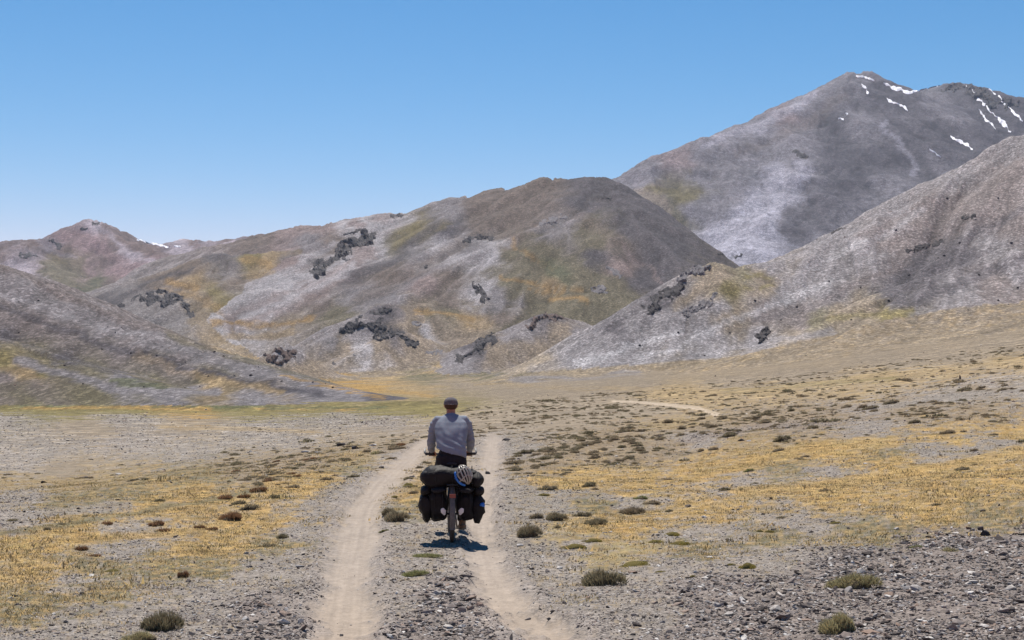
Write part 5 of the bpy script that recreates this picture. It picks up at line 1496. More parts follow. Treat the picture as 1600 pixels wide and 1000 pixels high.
# small ones beyond counting
def src_small(kind, lod='lo'): return [o for o in COL.objects if o.name.startswith('foliage') and o.data in [m_[0] for m_ in FOL[kind][lod]]]
sm = []
for kn in ('brown', 'olive'):
    seen = set()
    for o in src_small(kn, 'lo') + src_small(kn, 'mid'):
        if o.data.name not in seen: seen.add(o.data.name); sm.append(o)
def tufw(x, y):
    cl = np.clip(.55 + 1.6*fbm(x/y*22, np.log(y)*22, 3, 611), .05, 1.6)
    return np.clip(cl*(sample(WT[CLS.index('tuft')], x, y)*1.1 + sample(WT[CLS.index('brown')], x, y)*.75 + sample(WT[CLS.index('tan')], x, y)*.55*(x/y > -.06) + sample(WT[CLS.index('ochre')], x, y)*.22 + sample(GR, x, y)*.05 - .04), 0.0, .9)*(sample(TRK, x, y) < .15)*(sample(LAB.astype(np.float32), x, y) < .3)
x_, y_, z_, s_ = far_scatter(24000, 19, 260, tufw, lambda y: (.0019*y*(30/np.clip(y, 30, 300))**.22 + .01)*1.0, 15)
n_ = len(x_); s3 = s_[:, None]*np.stack([rng.uniform(.8, 1.4, n_), rng.uniform(.8, 1.2, n_), rng.uniform(.7, 1.1, n_)], -1)
scatter('small_tufts', np.stack([x_, y_, z_], -1), jitrot(n_, .05), s3, sm, 'countless small brown tufts over the slopes')
print('small tufts', n_)

# short dry grass
def grass_mesh(seed, n, spread, hgt, wd):
    r_ = random.Random(seed); v = []; f = []
    for i in range(n):
        a = r_.uniform(0, 6.28); d = math.sqrt(r_.random())*spread
        x, y = d*math.cos(a), d*math.sin(a); h = hgt*r_.uniform(.5, 1.2); b = r_.uniform(0, 6.28); w = wd*r_.uniform(.7, 1.3)
        lx, ly = r_.gauss(0, .45)*h, r_.gauss(0, .45)*h
        k = len(v)
        v += [(x - w*math.cos(b), y - w*math.sin(b), -.004), (x + w*math.cos(b), y + w*math.sin(b), -.004), (x + lx, y + ly, h)]
        f.append((k, k+1, k+2))
    return v, f
M_GRASS = tint_material('dry_grass', [(0, (.42, .30, .145)), (.45, (.50, .365, .18)), (.7, (.43, .34, .155)), (.85, (.34, .295, .14)), (1, (.52, .35, .205))], bscale=3)
leafy(M_GRASS, .75, .3)
M_GRASSG = tint_material('olive_grass', [(0, (.35, .27, .13)), (1, (.46, .34, .165))], bscale=3)
leafy(M_GRASSG, .75, .3)
def grass_patch(name, mat, wfn, n, label, seeds, hgt=.011):
    prot = []
    x_, y_, z_, s_ = far_scatter(n, 9, 60, wfn, lambda y: 1.0 + .006*y, seeds)
    nn = len(x_)
    # the first clumps are real meshes to copy from: their own grass, joined as one
    for q in range(3):
        v, f = grass_mesh(seeds*10 + q, 26, .09, hgt, .003)
        mb = MB(); mb.add(v, f)
        o = mb.build('grass_clump', mat, None, smooth=False)
        o.location = (float(x_[q]), float(y_[q]), float(z_[q])); o['kind'] = 'stuff'; o['label'] = 'single clump of short %s' % label[1]
        prot.append(o)
    s3 = s_[:, None]*np.stack([rng.uniform(.8, 1.4, nn), rng.uniform(.8, 1.4, nn), rng.uniform(.6, 1.2, nn)], -1)
    scatter(name, np.stack([x_, y_, z_], -1), jitrot(nn, .08), s3, prot, label[0])
    print(name, nn)
def w_straw(x, y):
    return np.clip(sample(WT[CLS.index('straw')], x, y) + .8*sample(WT[CLS.index('ochre')], x, y) + .6*sample(WT[CLS.index('yellow')], x, y) + .3*sample(WT[CLS.index('tuft')], x, y) - .12, 0, .95)*(sample(TRK, x, y) < .2)
def w_olive(x, y):
    return np.clip(sample(WT[CLS.index('olive')], x, y) + sample(WT[CLS.index('ogreen')], x, y) + .5*sample(WT[CLS.index('moss')], x, y) - .1, 0, .8)*(sample(TRK, x, y) < .2)
grass_patch('dry_grass', M_GRASS, w_straw, 85000, ('short straw coloured grass over the near slopes', 'straw coloured grass'), 31)
grass_patch('olive_grass', M_GRASSG, w_olive, 32000, ('short olive green grass in patches', 'olive grass'), 32)
print('grass', round(time.time() - T0, 1))
# ------------------------------------------------------------------ the cyclist
M_BLACKBAG = simple('black_nylon', (.010, .010, .012), .6, .18, var=.35, scale=9, bump=.012, bscale=14)
M_BAG2 = simple('worn_black_canvas', (.016, .016, .018), .7, .18, var=.3, scale=12, bump=.008, bscale=22)
M_STRAP = simple('black_webbing', (.03, .03, .032), .8, .2)
M_REFL = simple('reflector_white', (.72, .73, .75), .35, .5)
M_BLUE = simple('blue_plastic', (.03, .16, .55), .45, .4, var=.15, scale=30)
M_RUBBER = simple('tyre_rubber', (.075, .068, .060), .9, .15, var=.3, scale=60, bump=.002, bscale=200)
M_METAL = simple('dull_metal', (.32, .32, .33), .4, .5, .8)
M_FRAME = simple('frame_paint', (.035, .04, .05), .35, .5)
M_GUARD = simple('mudguard_plastic', (.10, .098, .095), .5, .4, var=.25, scale=25)
M_SKIN = simple('skin', (.33, .17, .11), .6, .3, var=.12, scale=25)
M_SHIRT = simple('grey_blue_cotton', (.215, .245, .295), .9, .15, var=.10, scale=7, bump=.006, bscale=11)
M_TROU = simple('black_trouser_cloth', (.022, .022, .026), .9, .15, var=.3, scale=10, bump=.006, bscale=14)
M_HAIR = simple('short_brown_hair', (.06, .035, .022), .8, .2, var=.3, scale=60, bump=.004, bscale=120)
M_CAP = simple('grey_cap_cloth', (.12, .115, .125), .9, .15, var=.25, scale=50, bump=.002, bscale=90)
M_CAPB = simple('pale_cap_trim', (.45, .44, .42), .8, .2)
M_SHOE = simple('tan_suede_shoe', (.17, .125, .085), .85, .2, var=.25, scale=20)
M_SOLE = simple('shoe_sole', (.28, .23, .17), .85, .2)
M_WHITE = simple('helmet_shell_silver', (.33, .315, .275), .3, .6)
M_DARKPL = simple('helmet_dark_plastic', (.025, .025, .028), .5, .4)

RX, RY, zr = cast(706, 847, 12)
print('bike at', RX, RY, zr)
YAW = math.radians(3.8)
fx, fy = RX - math.sin(YAW)*1.06, RY + math.cos(YAW)*1.06
zf = H(fx, fy)
PITCH = math.atan2(zf - zr, 1.06)
BROT = Euler((PITCH, 0, YAW), 'XYZ')
BM = Matrix.Translation((RX, RY, zr - .004)) @ BROT.to_matrix().to_4x4()
def at_bike(name, local=(0, 0, 0)):
    o = empty(name); o.matrix_world = BM @ Matrix.Translation(local); o.empty_display_size = .1
    o.location = (BM @ Vector(local)); o.rotation_euler = BROT
    return o
def noisy(mb, amp, sc, seed=0):
    """crumple a mesh softly"""
    import mathutils.noise as mn
    mb.v = [tuple(Vector(p) + mn.noise_vector(Vector(p)*sc + Vector((seed, seed*2, 0)))*amp) for p in mb.v]
    return mb
def remesh(mb, voxel, name, mat, parent, smooth=3, wr=0, wsc=9, fn=None):
    o = mb.build(name, None, None)
    m = o.modifiers.new('r', 'REMESH'); m.mode = 'VOXEL'; m.voxel_size = voxel
    s = o.modifiers.new('s', 'SMOOTH'); s.iterations = smooth; s.factor = .5
    dg = bpy.context.evaluated_depsgraph_get(); dg.update()
    me = bpy.data.meshes.new_from_object(o.evaluated_get(dg))
    o.modifiers.clear(); old = o.data; o.data = me; bpy.data.meshes.remove(old); me.name = name
    if wr or fn:
        import mathutils.noise as mn
        for v in me.vertices:
            p = v.co.copy()
            if wr: p += v.normal*(mn.noise(Vector((p.x*wsc, p.y*wsc*.6, p.z*wsc*1.9)))*wr + mn.noise(Vector((p.x*wsc*2.3 + 4, p.y*wsc, p.z*wsc*3.6)))*wr*.5)
            if fn: p = fn(p, v.normal)
            v.co = p
    me.polygons.foreach_set('use_smooth', [True]*len(me.polygons)); me.materials.clear(); me.materials.append(mat)
    me.update(); o.parent = parent
    return o
TM = []

bike = at_bike('bicycle')
tag(bike, 'loaded touring bicycle seen from behind, riding the strip beside the right rut', 'bicycle')
WR = .345
for y0, nm in ((0, 'rear'), (1.06, 'front')):
    rim = MB(); rim.ring((0, y0, WR), .298, .012, seg=44, sec=8, flat=1.1)
    rim.tube([(-.055, y0, WR), (.055, y0, WR)], .018, 12)
    w = rim.build('wheel', M_METAL, bike)
    MB().ring((0, y0, WR), WR - .026, .026, seg=56, sec=12, flat=1.05).build('tyre', M_RUBBER, w)
    sp = MB()
    for k in range(32):
        a = 2*math.pi*k/32; a2 = a + (.35 if k % 4 < 2 else -.35); sd = .03 if k % 2 else -.03
        sp.tube([(sd, y0 + .02*math.cos(a2), WR + .02*math.sin(a2)), (0, y0 + .295*math.cos(a), WR + .295*math.sin(a))], .0012, 4)
    tag(sp.build('spokes', M_METAL, w), kind='stuff')
    if nm == 'rear':
        for k in range(3): pass
    # mudguard: an arched strip with rolled sides
    g = MB(); v = []; f = []
    a0, a1 = (math.radians(10), math.radians(205)) if nm == 'rear' else (math.radians(40), math.radians(190))
    N_ = 22
    for k in range(N_ + 1):
        a = a0 + (a1 - a0)*k/N_
        for (dx, dr) in ((-.034, .004), (-.026, .016), (0, .022), (.026, .016), (.034, .004), (.026, .012), (0, .018), (-.026, .012)):
            rr_ = WR + .004 + dr
            v.append((dx, y0 + rr_*math.cos(a), WR + rr_*math.sin(a)))
    for k in range(N_):
        for q in range(8):
            q2 = (q+1) % 8; f.append((k*8 + q, k*8 + q2, (k+1)*8 + q2, (k+1)*8 + q))
    f.append(tuple(range(8))); f.append(tuple(N_*8 + q for q in range(7, -1, -1)))
    g.add(v, f); g.build('mudguard', M_GUARD, bike)
BB = (0, .44, .285)
fr = MB()
fr.tube([BB, (0, .31, .80)], .016, 12)                    # seat tube
fr.tube([BB, (0, .90, .72)], .018, 12)                    # down tube
fr.tube([(0, .325, .77), (0, .87, .84)], .015, 12)        # top tube
fr.tube([(0, .90, .70), (0, .862, .90)], .019, 12)        # head tube
for s_ in (-1, 1):
    fr.tube([(s_*.015, .44, .285), (s_*.062, 0, .345)], .010, 8)
    fr.tube([(s_*.012, .325, .77), (s_*.062, 0, .345)], .009, 8)
fr.build('frame', M_FRAME, bike)
fk = MB()
fk.tube([(0, .895, .70), (0, .905, .66)], .02, 10)
for s_ in (-1, 1): fk.tube([(s_*.02, .905, .68), (s_*.05, .93, .62), (s_*.055, 1.02, .42), (s_*.055, 1.06, .345)], .011, 8)
fk.build('fork', M_FRAME, bike)
sx_ = MB(); sx_.tube([(0, .31, .79), (0, .295, .92)], .0135, 10); sx_.build('seatpost', M_METAL, bike)
sd = MB(); sd.tube([(0, .10, .945), (0, .16, .95), (0, .24, .948), (0, .33, .945), (0, .39, .94)], [(.05, .018), (.075, .024), (.05, .022), (.022, .018), (.015, .012)], 16)
sd.build('saddle', M_DARKPL, bike)
st_ = MB(); st_.tube([(0, .862, .90), (0, .858, .98), (0, .80, 1.0), (0, .77, 1.01)], .015, 10); st_.build('stem', M_FRAME, bike)
hb = MB(); hb.tube([(-.30, .70, 1.03), (-.2, .735, 1.03), (-.06, .77, 1.015), (.06, .77, 1.015), (.2, .735, 1.03), (.30, .70, 1.03)], .012, 10); hb.build('handlebar', M_FRAME, bike)
for s_ in (-1, 1):
    MB().tube([(s_*.315, .695, 1.03), (s_*.20, .735, 1.03)], .018, 12).build('grip', M_DARKPL, bike)
    MB().tube([(s_*.315, .69, 1.03), (s_*.325, .72, 1.05), (s_*.32, .77, 1.09)], [.012, .013, .010], 10, round_ends=2).build('bar_end', M_FRAME, bike)
    lv = MB(); lv.tube([(s_*.16, .755, 1.02), (s_*.19, .79, 1.015), (s_*.27, .775, 1.0)], [.009, .007, .006], 8); lv.build('brake_lever', M_METAL, bike)
    zp = .285 - .17*s_
    ca = MB(); ca.tube([(s_*.055, .44, .285), (s_*.075, .44, zp)], [.014, .010], 8); ca.build('crank_arm', M_METAL, bike)
    pd = MB(); pd.box((s_*.135, .44, zp), (.09, .075, .018)); pd.tube([(s_*.07, .44, zp), (s_*.17, .44, zp)], .007, 8); pd.build('pedal', M_DARKPL, bike, smooth=False)
cr_ = MB(); cr_.ring((.045, .44, .285), .085, .006, seg=32, sec=6, flat=.5)
for k in range(5):
    a = 2*math.pi*k/5; cr_.tube([(.045, .44, .285), (.045, .44 + .085*math.cos(a), .285 + .085*math.sin(a))], .006, 6)
cr_.build('chainring', M_METAL, bike)
ch = MB()
ch.tube([(.045, .44, .372), (.045, .0, .38)], .004, 6); ch.tube([(.045, .44, .198), (.045, .05, .27), (.045, .0, .305)], .004, 6); ch.build('chain', M_METAL, bike)
rk = MB()
for s_ in (-1, 1):
    rk.tube([(s_*.06, .22, .72), (s_*.06, -.24, .72)], .006, 8)
    rk.tube([(s_*.07, 0, .36), (s_*.065, -.10, .71)], .005, 8); rk.tube([(s_*.07, 0, .36), (s_*.065, .10, .71)], .005, 8)
for y_ in (.2, .05, -.1, -.235): rk.tube([(-.06, y_, .72), (.06, y_, .72)], .005, 8)
rk.build('rear_rack', M_FRAME, bike)
rl_ = MB(); rl_.box((0, -.365, .60), (.075, .03, .045)); o = rl_.build('rear_light', simple('rear_light_plastic', (.16, .035, .03), .3, .5), bike, smooth=False)
fk2 = MB()
for s_ in (-1, 1): fk2.tube([(s_*.075, .93, .47), (s_*.08, 1.06, .50), (s_*.075, 1.19, .47)], .005, 8)
fk2.build('front_rack', M_FRAME, bike)

def bag(mb_list, name, label, cat):
    r_ = at_bike(name); tag(r_, label, cat); return r_
for s_ in (-1, 1):
    side = 'left' if s_ < 0 else 'right'
    pn = bag(None, 'pannier', 'black rear pannier on the %s side of the bicycle, white reflector low on its back' % side, 'bicycle bag')
    b_ = MB()
    def sh(q):
        # wider and rounder below, flat against the rack
        k = 1 - .10*max(0, q.z/.2); return Vector((q.x*k, q.y*k, q.z))
    b_.ball((s_*.165, -.02, .475), (.112, .17, .205), 28, 20, .68, sh)
    noisy(b_, .030, 8, 3 + s_); noisy(b_, .010, 26, 7)
    b_.build('bag_body', M_BLACKBAG, pn)
    rt = MB(); rt.tube([(s_*.165, -.19, .655), (s_*.165, -.06, .685), (s_*.165, .06, .685), (s_*.165, .15, .66)], [(.09, .035), (.10, .04), (.10, .04), (.08, .03)], 16, round_ends=3)
    noisy(rt, .012, 14, 9); rt.build('rolled_top', M_BAG2, pn)
    op = MB(); op.ball((s_*.305, -.01, .43 if s_ < 0 else .415), (.088, .15, .180), 24, 18, .78, lambda q: Vector((q.x*(1 - .35*max(0, -q.z/.18)), q.y*(1 - .2*max(0, -q.z/.18)), q.z)))
    noisy(op, .03, 10, 20 + s_); noisy(op, .010, 28, 3); op.build('outer_pocket', M_BLACKBAG, pn)
    tp = MB(); tp.ball((s_*.315, -.03, .635), (.070, .15, .062), 20, 12, .9); noisy(tp, .018, 13, 30 + s_); tp.build('pocket_roll', M_BAG2, pn)
    rf = MB(); rf.tube([(s_*.105, -.192, .36), (s_*.105, -.205, .40), (s_*.110, -.206, .43)], [(.014, .005), (.033, .006), (.022, .005)], 16, up=(0, -1, 0), round_ends=2)
    rf.v = [(s_*.105 + (x - s_*.105)*math.cos(.3) - (z - .40)*math.sin(.3)*s_*-1, y, .40 + (z - .40)*math.cos(.3) + (x - s_*.105)*math.sin(.3)*s_*-1) for x, y, z in rf.v]
    rf.build('reflector', M_REFL, pn)
    for dx in (-.05, .05):
        stp = MB(); pts = []
        for k in range(9):
            a = math.radians(200 - 22*k); pts.append((s_*.165 + dx, -.02 + .185*math.cos(a) - .01, .50 + .17*math.sin(a)))
        stp.tube(pts, [(.011, .003)]*9, 8, up=(1, 0, 0)); 
        stp.build('strap', M_STRAP, pn)
    if s_ > 0:
        bl = MB(); bl.ball((.365, -.16, .475), (.035, .018, .022), 14, 8, .8); noisy(bl, .012, 30, 3); bl.build('blue_buckle_tape', M_BLUE, pn)
        tl = MB(); tl.tube([(.37, -.15, .48), (.41, -.16, .478), (.45, -.155, .47)], [(.008, .003), (.008, .003), (.011, .004)], 8); tl.build('loose_strap_end', M_STRAP, pn)
    else:
        tl = MB(); tl.tube([(-.36, -.14, .56), (-.395, -.16, .52), (-.41, -.15, .46), (-.43, -.15, .45)], [(.009, .003)]*3 + [(.012, .004)], 8); tl.build('loose_strap_end', M_STRAP, pn)
    fp = bag(None, 'pannier', 'smaller black front pannier on the %s side, hidden behind the rear one' % side, 'bicycle bag')
    b_ = MB(); b_.ball((s_*.15, 1.06, .42), (.065, .13, .15), 20, 14, .6); noisy(b_, .014, 10, 41 + s_); b_.build('bag_body', M_BLACKBAG, fp)
    t_ = MB(); t_.tube([(s_*.15, .96, .565), (s_*.15, 1.06, .58), (s_*.15, 1.16, .565)], [(.055, .025)]*3, 14, round_ends=3); t_.build('rolled_top', M_BAG2, fp)

df = bag(None, 'duffel_bag', 'large black duffel bag lying across the rear rack under the helmet', 'bag')
b_ = MB()
def dsh(q):
    k = 1.0 + .12*math.exp(-((q.x + .24)/.10)**2) - .14*math.exp(-((q.x + .02)/.09)**2) - .22*smooth01(q.x, .08, .26)
    return Vector((q.x*(1 - .06*max(0, q.z/.12)), q.y*k, q.z*float(k)))
b_.ball((-.01, -.03, .795), (.365, .165, .130), 44, 26, .66, dsh); noisy(b_, .04, 7, 5); noisy(b_, .014, 22, 5)
b_.build('bag_body', M_BLACKBAG, df)
for x_ in (-.20, .0, .24):
    stp = MB(); pts = [(x_ + .01*math.sin(k), -.03 + .172*math.cos(math.radians(30*k)), .785 + .145*math.sin(math.radians(30*k))) for k in range(13)]
    stp.tube(pts, [(.013, .003)]*13, 8, up=(1, 0, 0)); stp.build('strap', M_STRAP, df)
fl = MB(); fl.tube([(-.30, -.155, .86), (-.22, -.165, .885), (-.12, -.16, .875)], [(.05, .008), (.06, .01), (.03, .006)], 12, up=(0, -.6, .8)); noisy(fl, .012, 14, 2); fl.build('top_flap', M_BAG2, df)
rb = bag(None, 'stuff_sack', 'rounded grey black stuff sack strapped at the right end of the duffel', 'bag')
b_ = MB(); b_.ball((.305, -.10, .765), (.082, .13, .085), 22, 14, .9); noisy(b_, .025, 12, 8); b_.build('sack_body', M_BAG2, rb)
stp = MB(); stp.tube([(.305, -.235, .74), (.305, -.22, .81), (.305, -.12, .862), (.305, .0, .84)], [(.01, .003)]*4, 8, up=(1, 0, 0)); stp.build('strap', M_STRAP, rb)

# helmet: ribbed silver shell over dark foam, blue rear
he = at_bike('helmet', (.140, -.225, .838)); tag(he, 'silver and black ribbed cycling helmet with blue edge strapped on the bags', 'helmet')
he.scale = (1.0, 1.0, 1.0)
he.rotation_euler = (BM.to_3x3() @ Euler((R(62), R(-14), R(24))).to_matrix()).to_euler()
def dome(u, v, k=1.0):
    th = u*math.pi*.53; return Vector((.098*k*math.sin(th)*math.sin(v), .125*k*math.sin(th)*math.cos(v), .105*k*math.cos(th) - .02))
inner = MB(); inner.ball((0, 0, -.02), (.088, .115, .095), 24, 14, 1, lambda q: Vector((q.x, q.y, max(q.z, -.03)))); inner.build('foam_liner', M_DARKPL, he)
for k in range(6):
    xo = (k - 2.5)/2.5
    rbm = MB(); pts = []; rad = []
    for q in range(15):
        t = -1 + 2*q/14
        yy = .125*t*math.sqrt(max(0, 1 - .5*xo*xo)); xx = .088*xo*math.sqrt(max(0.02, 1 - .75*t*t))
        zz = -.02 + .108*math.sqrt(max(0.0, 1 - (xx/.1)**2 - (yy/.132)**2))
        pts.append((xx, yy, zz)); rad.append((.0112 - .004*abs(t), .008))
    rbm.tube(pts, rad, 8, up=(0, 0, 1), round_ends=2); rbm.build('shell_rib', M_WHITE, he)
for yy in (-.05, .045):
    cb = MB(); pts = []
    for q in range(11):
        t = -1 + 2*q/10; xx = .09*t; zz = -.02 + .107*math.sqrt(max(0, 1 - (xx/.1)**2 - (yy/.132)**2)); pts.append((xx, yy + .015*math.cos(t*3), zz))
    cb.tube(pts, [(.008, .006)]*11, 8, up=(0, 0, 1)); cb.build('shell_bridge', M_WHITE, he)
be = MB(); pts = []
for q in range(13):
    a = math.radians(150 + 95*q/12); pts.append((.1*math.cos(a), .126*math.sin(a)*1.0, -.022))
be.tube(pts, [(.012, .022)]*13, 10, up=(0, 0, 1), round_ends=2); be.build('blue_edge', M_BLUE, he)
bs = MB(); bs.tube([(-.09, -.02, -.03), (-.085, .01, -.07), (-.05, .03, -.10)], [(.018, .004), (.022, .005), (.012, .004)], 8); bs.build('strap', M_BLUE, he)

# ---------------- the rider
man = at_bike('person'); tag(man, 'person riding away in a grey blue shirt, black trousers and grey cap', 'person')
HIPR, KNR, ANR = (.09, .24, 1.0), (.115, .43, .61), (.138, .385, .205)
HIPL, KNL, ANL = (-.09, .24, 1.0), (-.13, .652, .878), (-.13, .385, .545)
by = MB()
by.tube([(0, .24, .97), (0, .26, 1.06), (0, .31, 1.2), (0, .385, 1.34), (0, .45, 1.43), (0, .485, 1.47)], [(.15, .10), (.145, .10), (.145, .09), (.155, .09), (.13, .07), (.07, .05)], 20, up=(0, 1, 0), round_ends=3)
by.tube([(0, .48, 1.47), (0, .515, 1.555), (0, .54, 1.60)], [.062, .056, .055], 16, round_ends=2)
by.ball((0, .545, 1.655), (.074, .092, .098), 24, 18)
by.ball((0, .575, 1.605), (.056, .072, .058), 18, 12)
by.tube([(0, .628, 1.672), (0, .650, 1.635), (0, .645, 1.625)], [.008, .014, .015], 8, round_ends=2)
by.tube([(-.022, .636, 1.598), (.022, .636, 1.598)], .009, 8, round_ends=2)
for s_ in (-1, 1):
    by.ball((s_*.077, .545, 1.645), (.010, .020, .031), 10, 8)
    by.ball((s_*.028, .628, 1.668), (.017, .012, .014), 10, 8)
    by.tube([(s_*.155, .455, 1.455), (s_*.212, .48, 1.34), (s_*.240, .50, 1.215), (s_*.242, .60, 1.125), (s_*.238, .672, 1.072)], [.055, .048, .042, .038, .029], 14, round_ends=3)
    # palm on the grip and five curled fingers
    by.tube([(s_*.238, .665, 1.075), (s_*.237, .70, 1.062), (s_*.236, .735, 1.058)], [(.030, .020), (.040, .019), (.040, .016)], 14, up=(0, .3, 1), round_ends=2)
    for q, (off, ln) in enumerate(((-.033, .90), (-.011, 1.0), (.011, .96), (.033, .8))):
        X_ = s_*.236 + off
        by.tube([(X_, .735, 1.060), (X_, .735 + .028*ln, 1.052), (X_, .735 + .034*ln, 1.024), (X_, .735 + .010, 1.006), (X_, .725, 1.003)], [.0095, .009, .0085, .0082, .0075], 8, round_ends=2)
    by.tube([(s_*.207, .70, 1.055), (s_*.187, .715, 1.035), (s_*.182, .73, 1.012), (s_*.189, .745, 1.003)], [.012, .011, .010, .009], 8, round_ends=2)
for hp, kn, an in ((HIPR, KNR, ANR), (HIPL, KNL, ANL)):
    kn_ = Vector(kn); hp_ = Vector(hp); an_ = Vector(an)
    by.tube([hp_, hp_.lerp(kn_, .5), kn_, kn_.lerp(an_, .35), an_], [.082, .070, .052, .050, .034], 14, round_ends=2)
    by.tube([an_ + Vector((0, -.03, -.03)), an_ + Vector((0, .05, -.05)), an_ + Vector((0, .14, -.065))], [(.03, .025), (.036, .024), (.036, .014)], 12, round_ends=2)
body = remesh(by, .0066, 'body', M_SKIN, man, 2)
# shirt
sb = MB()
secs = [(1.075, .255, .186, .150), (1.14, .278, .186, .148), (1.22, .315, .190, .142), (1.30, .360, .202, .142), (1.38, .406, .210, .138), (1.445, .444, .196, .124), (1.492, .470, .148, .102), (1.535, .492, .082, .080)]
v = []; f = []; SEG = 30
for zi, yc, rx, ry in secs:
    for k in range(SEG):
        a = 2*math.pi*k/SEG
        c_, s2 = math.cos(a), math.sin(a)
        x = rx*math.copysign(abs(c_)**.85, c_); y = yc + ry*math.copysign(abs(s2)**.85, s2)
        z = zi
        if zi < 1.1: z = zi - .010 - .058*(x/.18) - .012*math.sin(a*3 + 1)      # the hem hangs lower on the right
        v.append((x, y, z))
for i in range(len(secs) - 1):
    for k in range(SEG):
        k2 = (k+1) % SEG; f.append((i*SEG + k, i*SEG + k2, (i+1)*SEG + k2, (i+1)*SEG + k))
f.append(tuple(range(SEG))[::-1]); f.append(tuple((len(secs)-1)*SEG + q for q in range(SEG)))
sb.add(v, f)
for s_ in (-1, 1):
    sb.tube([(s_*.10, .462, 1.462), (s_*.160, .462, 1.462), (s_*.202, .476, 1.41), (s_*.222, .482, 1.32), (s_*.240, .495, 1.215), (s_*.245, .55, 1.155), (s_*.244, .61, 1.115), (s_*.240, .665, 1.08)], [.058, .066, .064, .060, .058, .055, .050, .042], 18, round_ends=2)
sb.tube([(0, .49, 1.50), (0, .507, 1.535)], [.074, .066], 20)
def shirt_folds(p, n):
    import mathutils.noise as mn
    # long soft folds: hanging from the shoulder blades, pulled across the waist towards the right hip
    t = mn.noise(Vector((p.x*7, p.y*4, p.z*5)))*.6
    side = math.exp(-((p.z - 1.14)/.09)**2); up_ = math.exp(-((p.z - 1.38)/.09)**2)
    a = math.sin((p.z*1.0 + p.x*.55)*75 + t*5)*.0045*side
    b = math.sin(p.x*42 + p.z*14 + t*6)*.0035*up_
    c = mn.noise(Vector((p.x*12, p.y*10, p.z*9 + 3)))*.006
    arm = 1 if abs(p.x) > .225 else 0
    d = math.sin(p.z*110 + t*9)*.003*arm
    return p + n*(a + b + c + d)
shirt = remesh(sb, .009, 'shirt', M_SHIRT, man, 5, wr=.0, fn=shirt_folds)
ts = MB()
ts.tube([(0, .235, .945), (0, .235, 1.0), (0, .25, 1.085)], [(.165, .115), (.170, .120), (.158, .105)], 26, up=(0, 1, 0), round_ends=3)
for hp, kn, an in ((HIPR, KNR, ANR), (HIPL, KNL, ANL)):
    kn_ = Vector(kn); hp_ = Vector(hp); an_ = Vector(an)
    end = kn_.lerp(an_, .93)
    ts.tube([hp_, hp_.lerp(kn_, .3), hp_.lerp(kn_, .65), kn_, kn_.lerp(an_, .3), kn_.lerp(an_, .65), end], [.100, .094, .083, .072, .069, .062, .055], 18, round_ends=2)
remesh(ts, .010, 'trousers', M_TROU, man, 2, wr=.010, wsc=10)
for (an, lab) in ((ANR, 'right'), (ANL, 'left')):
    a_ = Vector(an)
    sh_ = MB()
    sh_.tube([a_ + Vector((0, -.052, -.05)), a_ + Vector((0, -.01, -.052)), a_ + Vector((0, .06, -.062)), a_ + Vector((0, .13, -.068)), a_ + Vector((0, .19, -.074))], [(.042, .034), (.050, .044), (.056, .036), (.055, .027), (.042, .018)], 18, round_ends=3)
    sh_.tube([a_ + Vector((0, -.012, -.045)), a_ + Vector((0, -.012, .035))], [.044, .046], 16)
    so = remesh(sh_, .007, 'shoe', M_SHOE, man, 2)
    sl = MB(); sl.tube([a_ + Vector((0, -.06, -.083)), a_ + Vector((0, .0, -.084)), a_ + Vector((0, .09, -.088)), a_ + Vector((0, .19, -.091))], [(.044, .011), (.052, .013), (.060, .011), (.048, .009)], 16, round_ends=2)
    sl.build('sole', M_SOLE, so)
hr = MB(); hr.ball((0, .532, 1.655), (.080, .090, .096), 24, 16, 1, lambda q: q if q.y < .035 else Vector((q.x*.9, .035 + (q.y - .035)*.1, q.z)))
hr.v = [p for p in hr.v]
hair = remesh(hr, .009, 'hair', M_HAIR, man, 1, fn=lambda p, n: Vector((p.x*(1 - .25*max(0, (1.62 - p.z)/.06)), p.y + .02*max(0, (1.62 - p.z)/.06), max(p.z, 1.575))))
cp = MB(); cp.ball((0, .543, 1.672), (.088, .103, .078), 28, 16, .92, lambda q: Vector((q.x, q.y, max(q.z, -.012))))
cap = cp.build('cap', M_CAP, man)
bd = MB(); pts = []
bd_ = [(.0885*math.cos(2*math.pi*q/24), .543 + .1035*math.sin(2*math.pi*q/24), 1.666) for q in range(25)]
bd.tube(bd_, [(.003, .010)]*25, 8, up=(0, 0, 1)); bd.build('cap_band', M_CAP, cap)
br = MB(); v = []; f = []
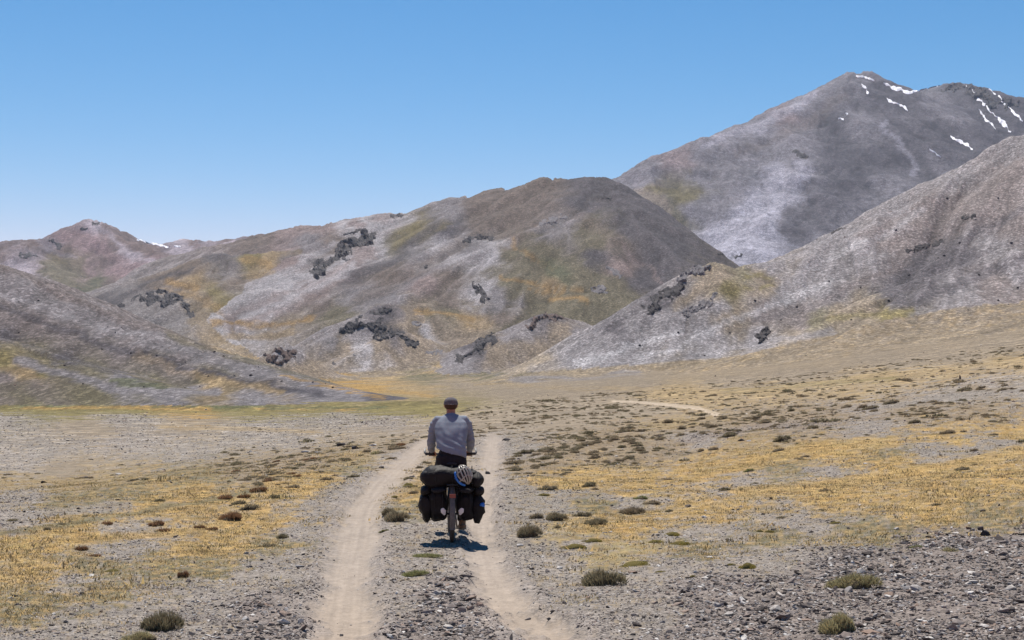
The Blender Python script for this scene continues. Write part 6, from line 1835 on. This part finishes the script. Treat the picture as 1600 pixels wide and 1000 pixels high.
for r_i, (yo, zz) in enumerate(((.60, 1.668), (.66, 1.668), (.705, 1.660))):
    for q in range(9):
        t = -1 + q/4; w_ = (.083, .075, .055)[r_i]
        v.append((t*w_, yo - .03*t*t*(1 if r_i else 1.6), zz - .012*t*t)); 
n0 = len(v); v += [(x, y, z - .004) for x, y, z in v]
for r_i in range(2):
    for q in range(8):
        a = r_i*9 + q; f.append((a, a+1, a+10, a+9)); f.append((n0 + a + 9, n0 + a + 10, n0 + a + 1, n0 + a))
for q in range(8): f.append((18 + q, 19 + q, n0 + 19 + q, n0 + 18 + q)); f.append((q + 1, q, n0 + q, n0 + q + 1))
for r_i in range(2):
    a = r_i*9; f.append((a, a + 9, n0 + a + 9, n0 + a)); a += 8; f.append((a + 9, a, n0 + a, n0 + a + 9))
br.add(v, f); br.build('cap_brim', M_CAP, cap)
btn = MB(); btn.tube([(-.03, .447, 1.664), (0, .440, 1.664), (.03, .447, 1.664)], [(.005, .004)]*3, 8, up=(0, 0, 1)); btn.build('cap_strap', M_CAPB, cap)
for s_ in (-1, 1):
    e_ = MB(); e_.ball((s_*.028, .634, 1.668), (.010, .007, .008), 12, 8); e_.build('eye', M_CAPB, body)
print('done', round(time.time() - T0, 1))
# ------------------------------------------------------------------ thin mountain air: one closed box round camera and land
zlo = float(Zt.min()) - 1.5; zhi = float(Zt.max()) + 60
mb = MB(); x1_ = float(np.abs(Xg).max()) + 60
mb.box((0, (14100 - 60)/2, (zlo + zhi)/2), (2*x1_, 14100 + 60, zhi - zlo))
hz = mb.build('haze', None, None, smooth=False)
mh = bpy.data.materials.new('haze_air'); mh.use_nodes = True
nt = mh.node_tree; nt.nodes.clear()
oh = nt.nodes.new('ShaderNodeOutputMaterial'); pv = nt.nodes.new('ShaderNodeVolumePrincipled')
pv.inputs['Color'].default_value = (.62, .78, 1.0, 1); pv.inputs['Density'].default_value = 0.000032; pv.inputs['Anisotropy'].default_value = .2
nt.links.new(pv.outputs[0], oh.inputs['Volume']); hz.data.materials.append(mh)
tag(hz, 'thin blue mountain haze', None, None, 'stuff')
SC.cycles.volume_bounces = 0
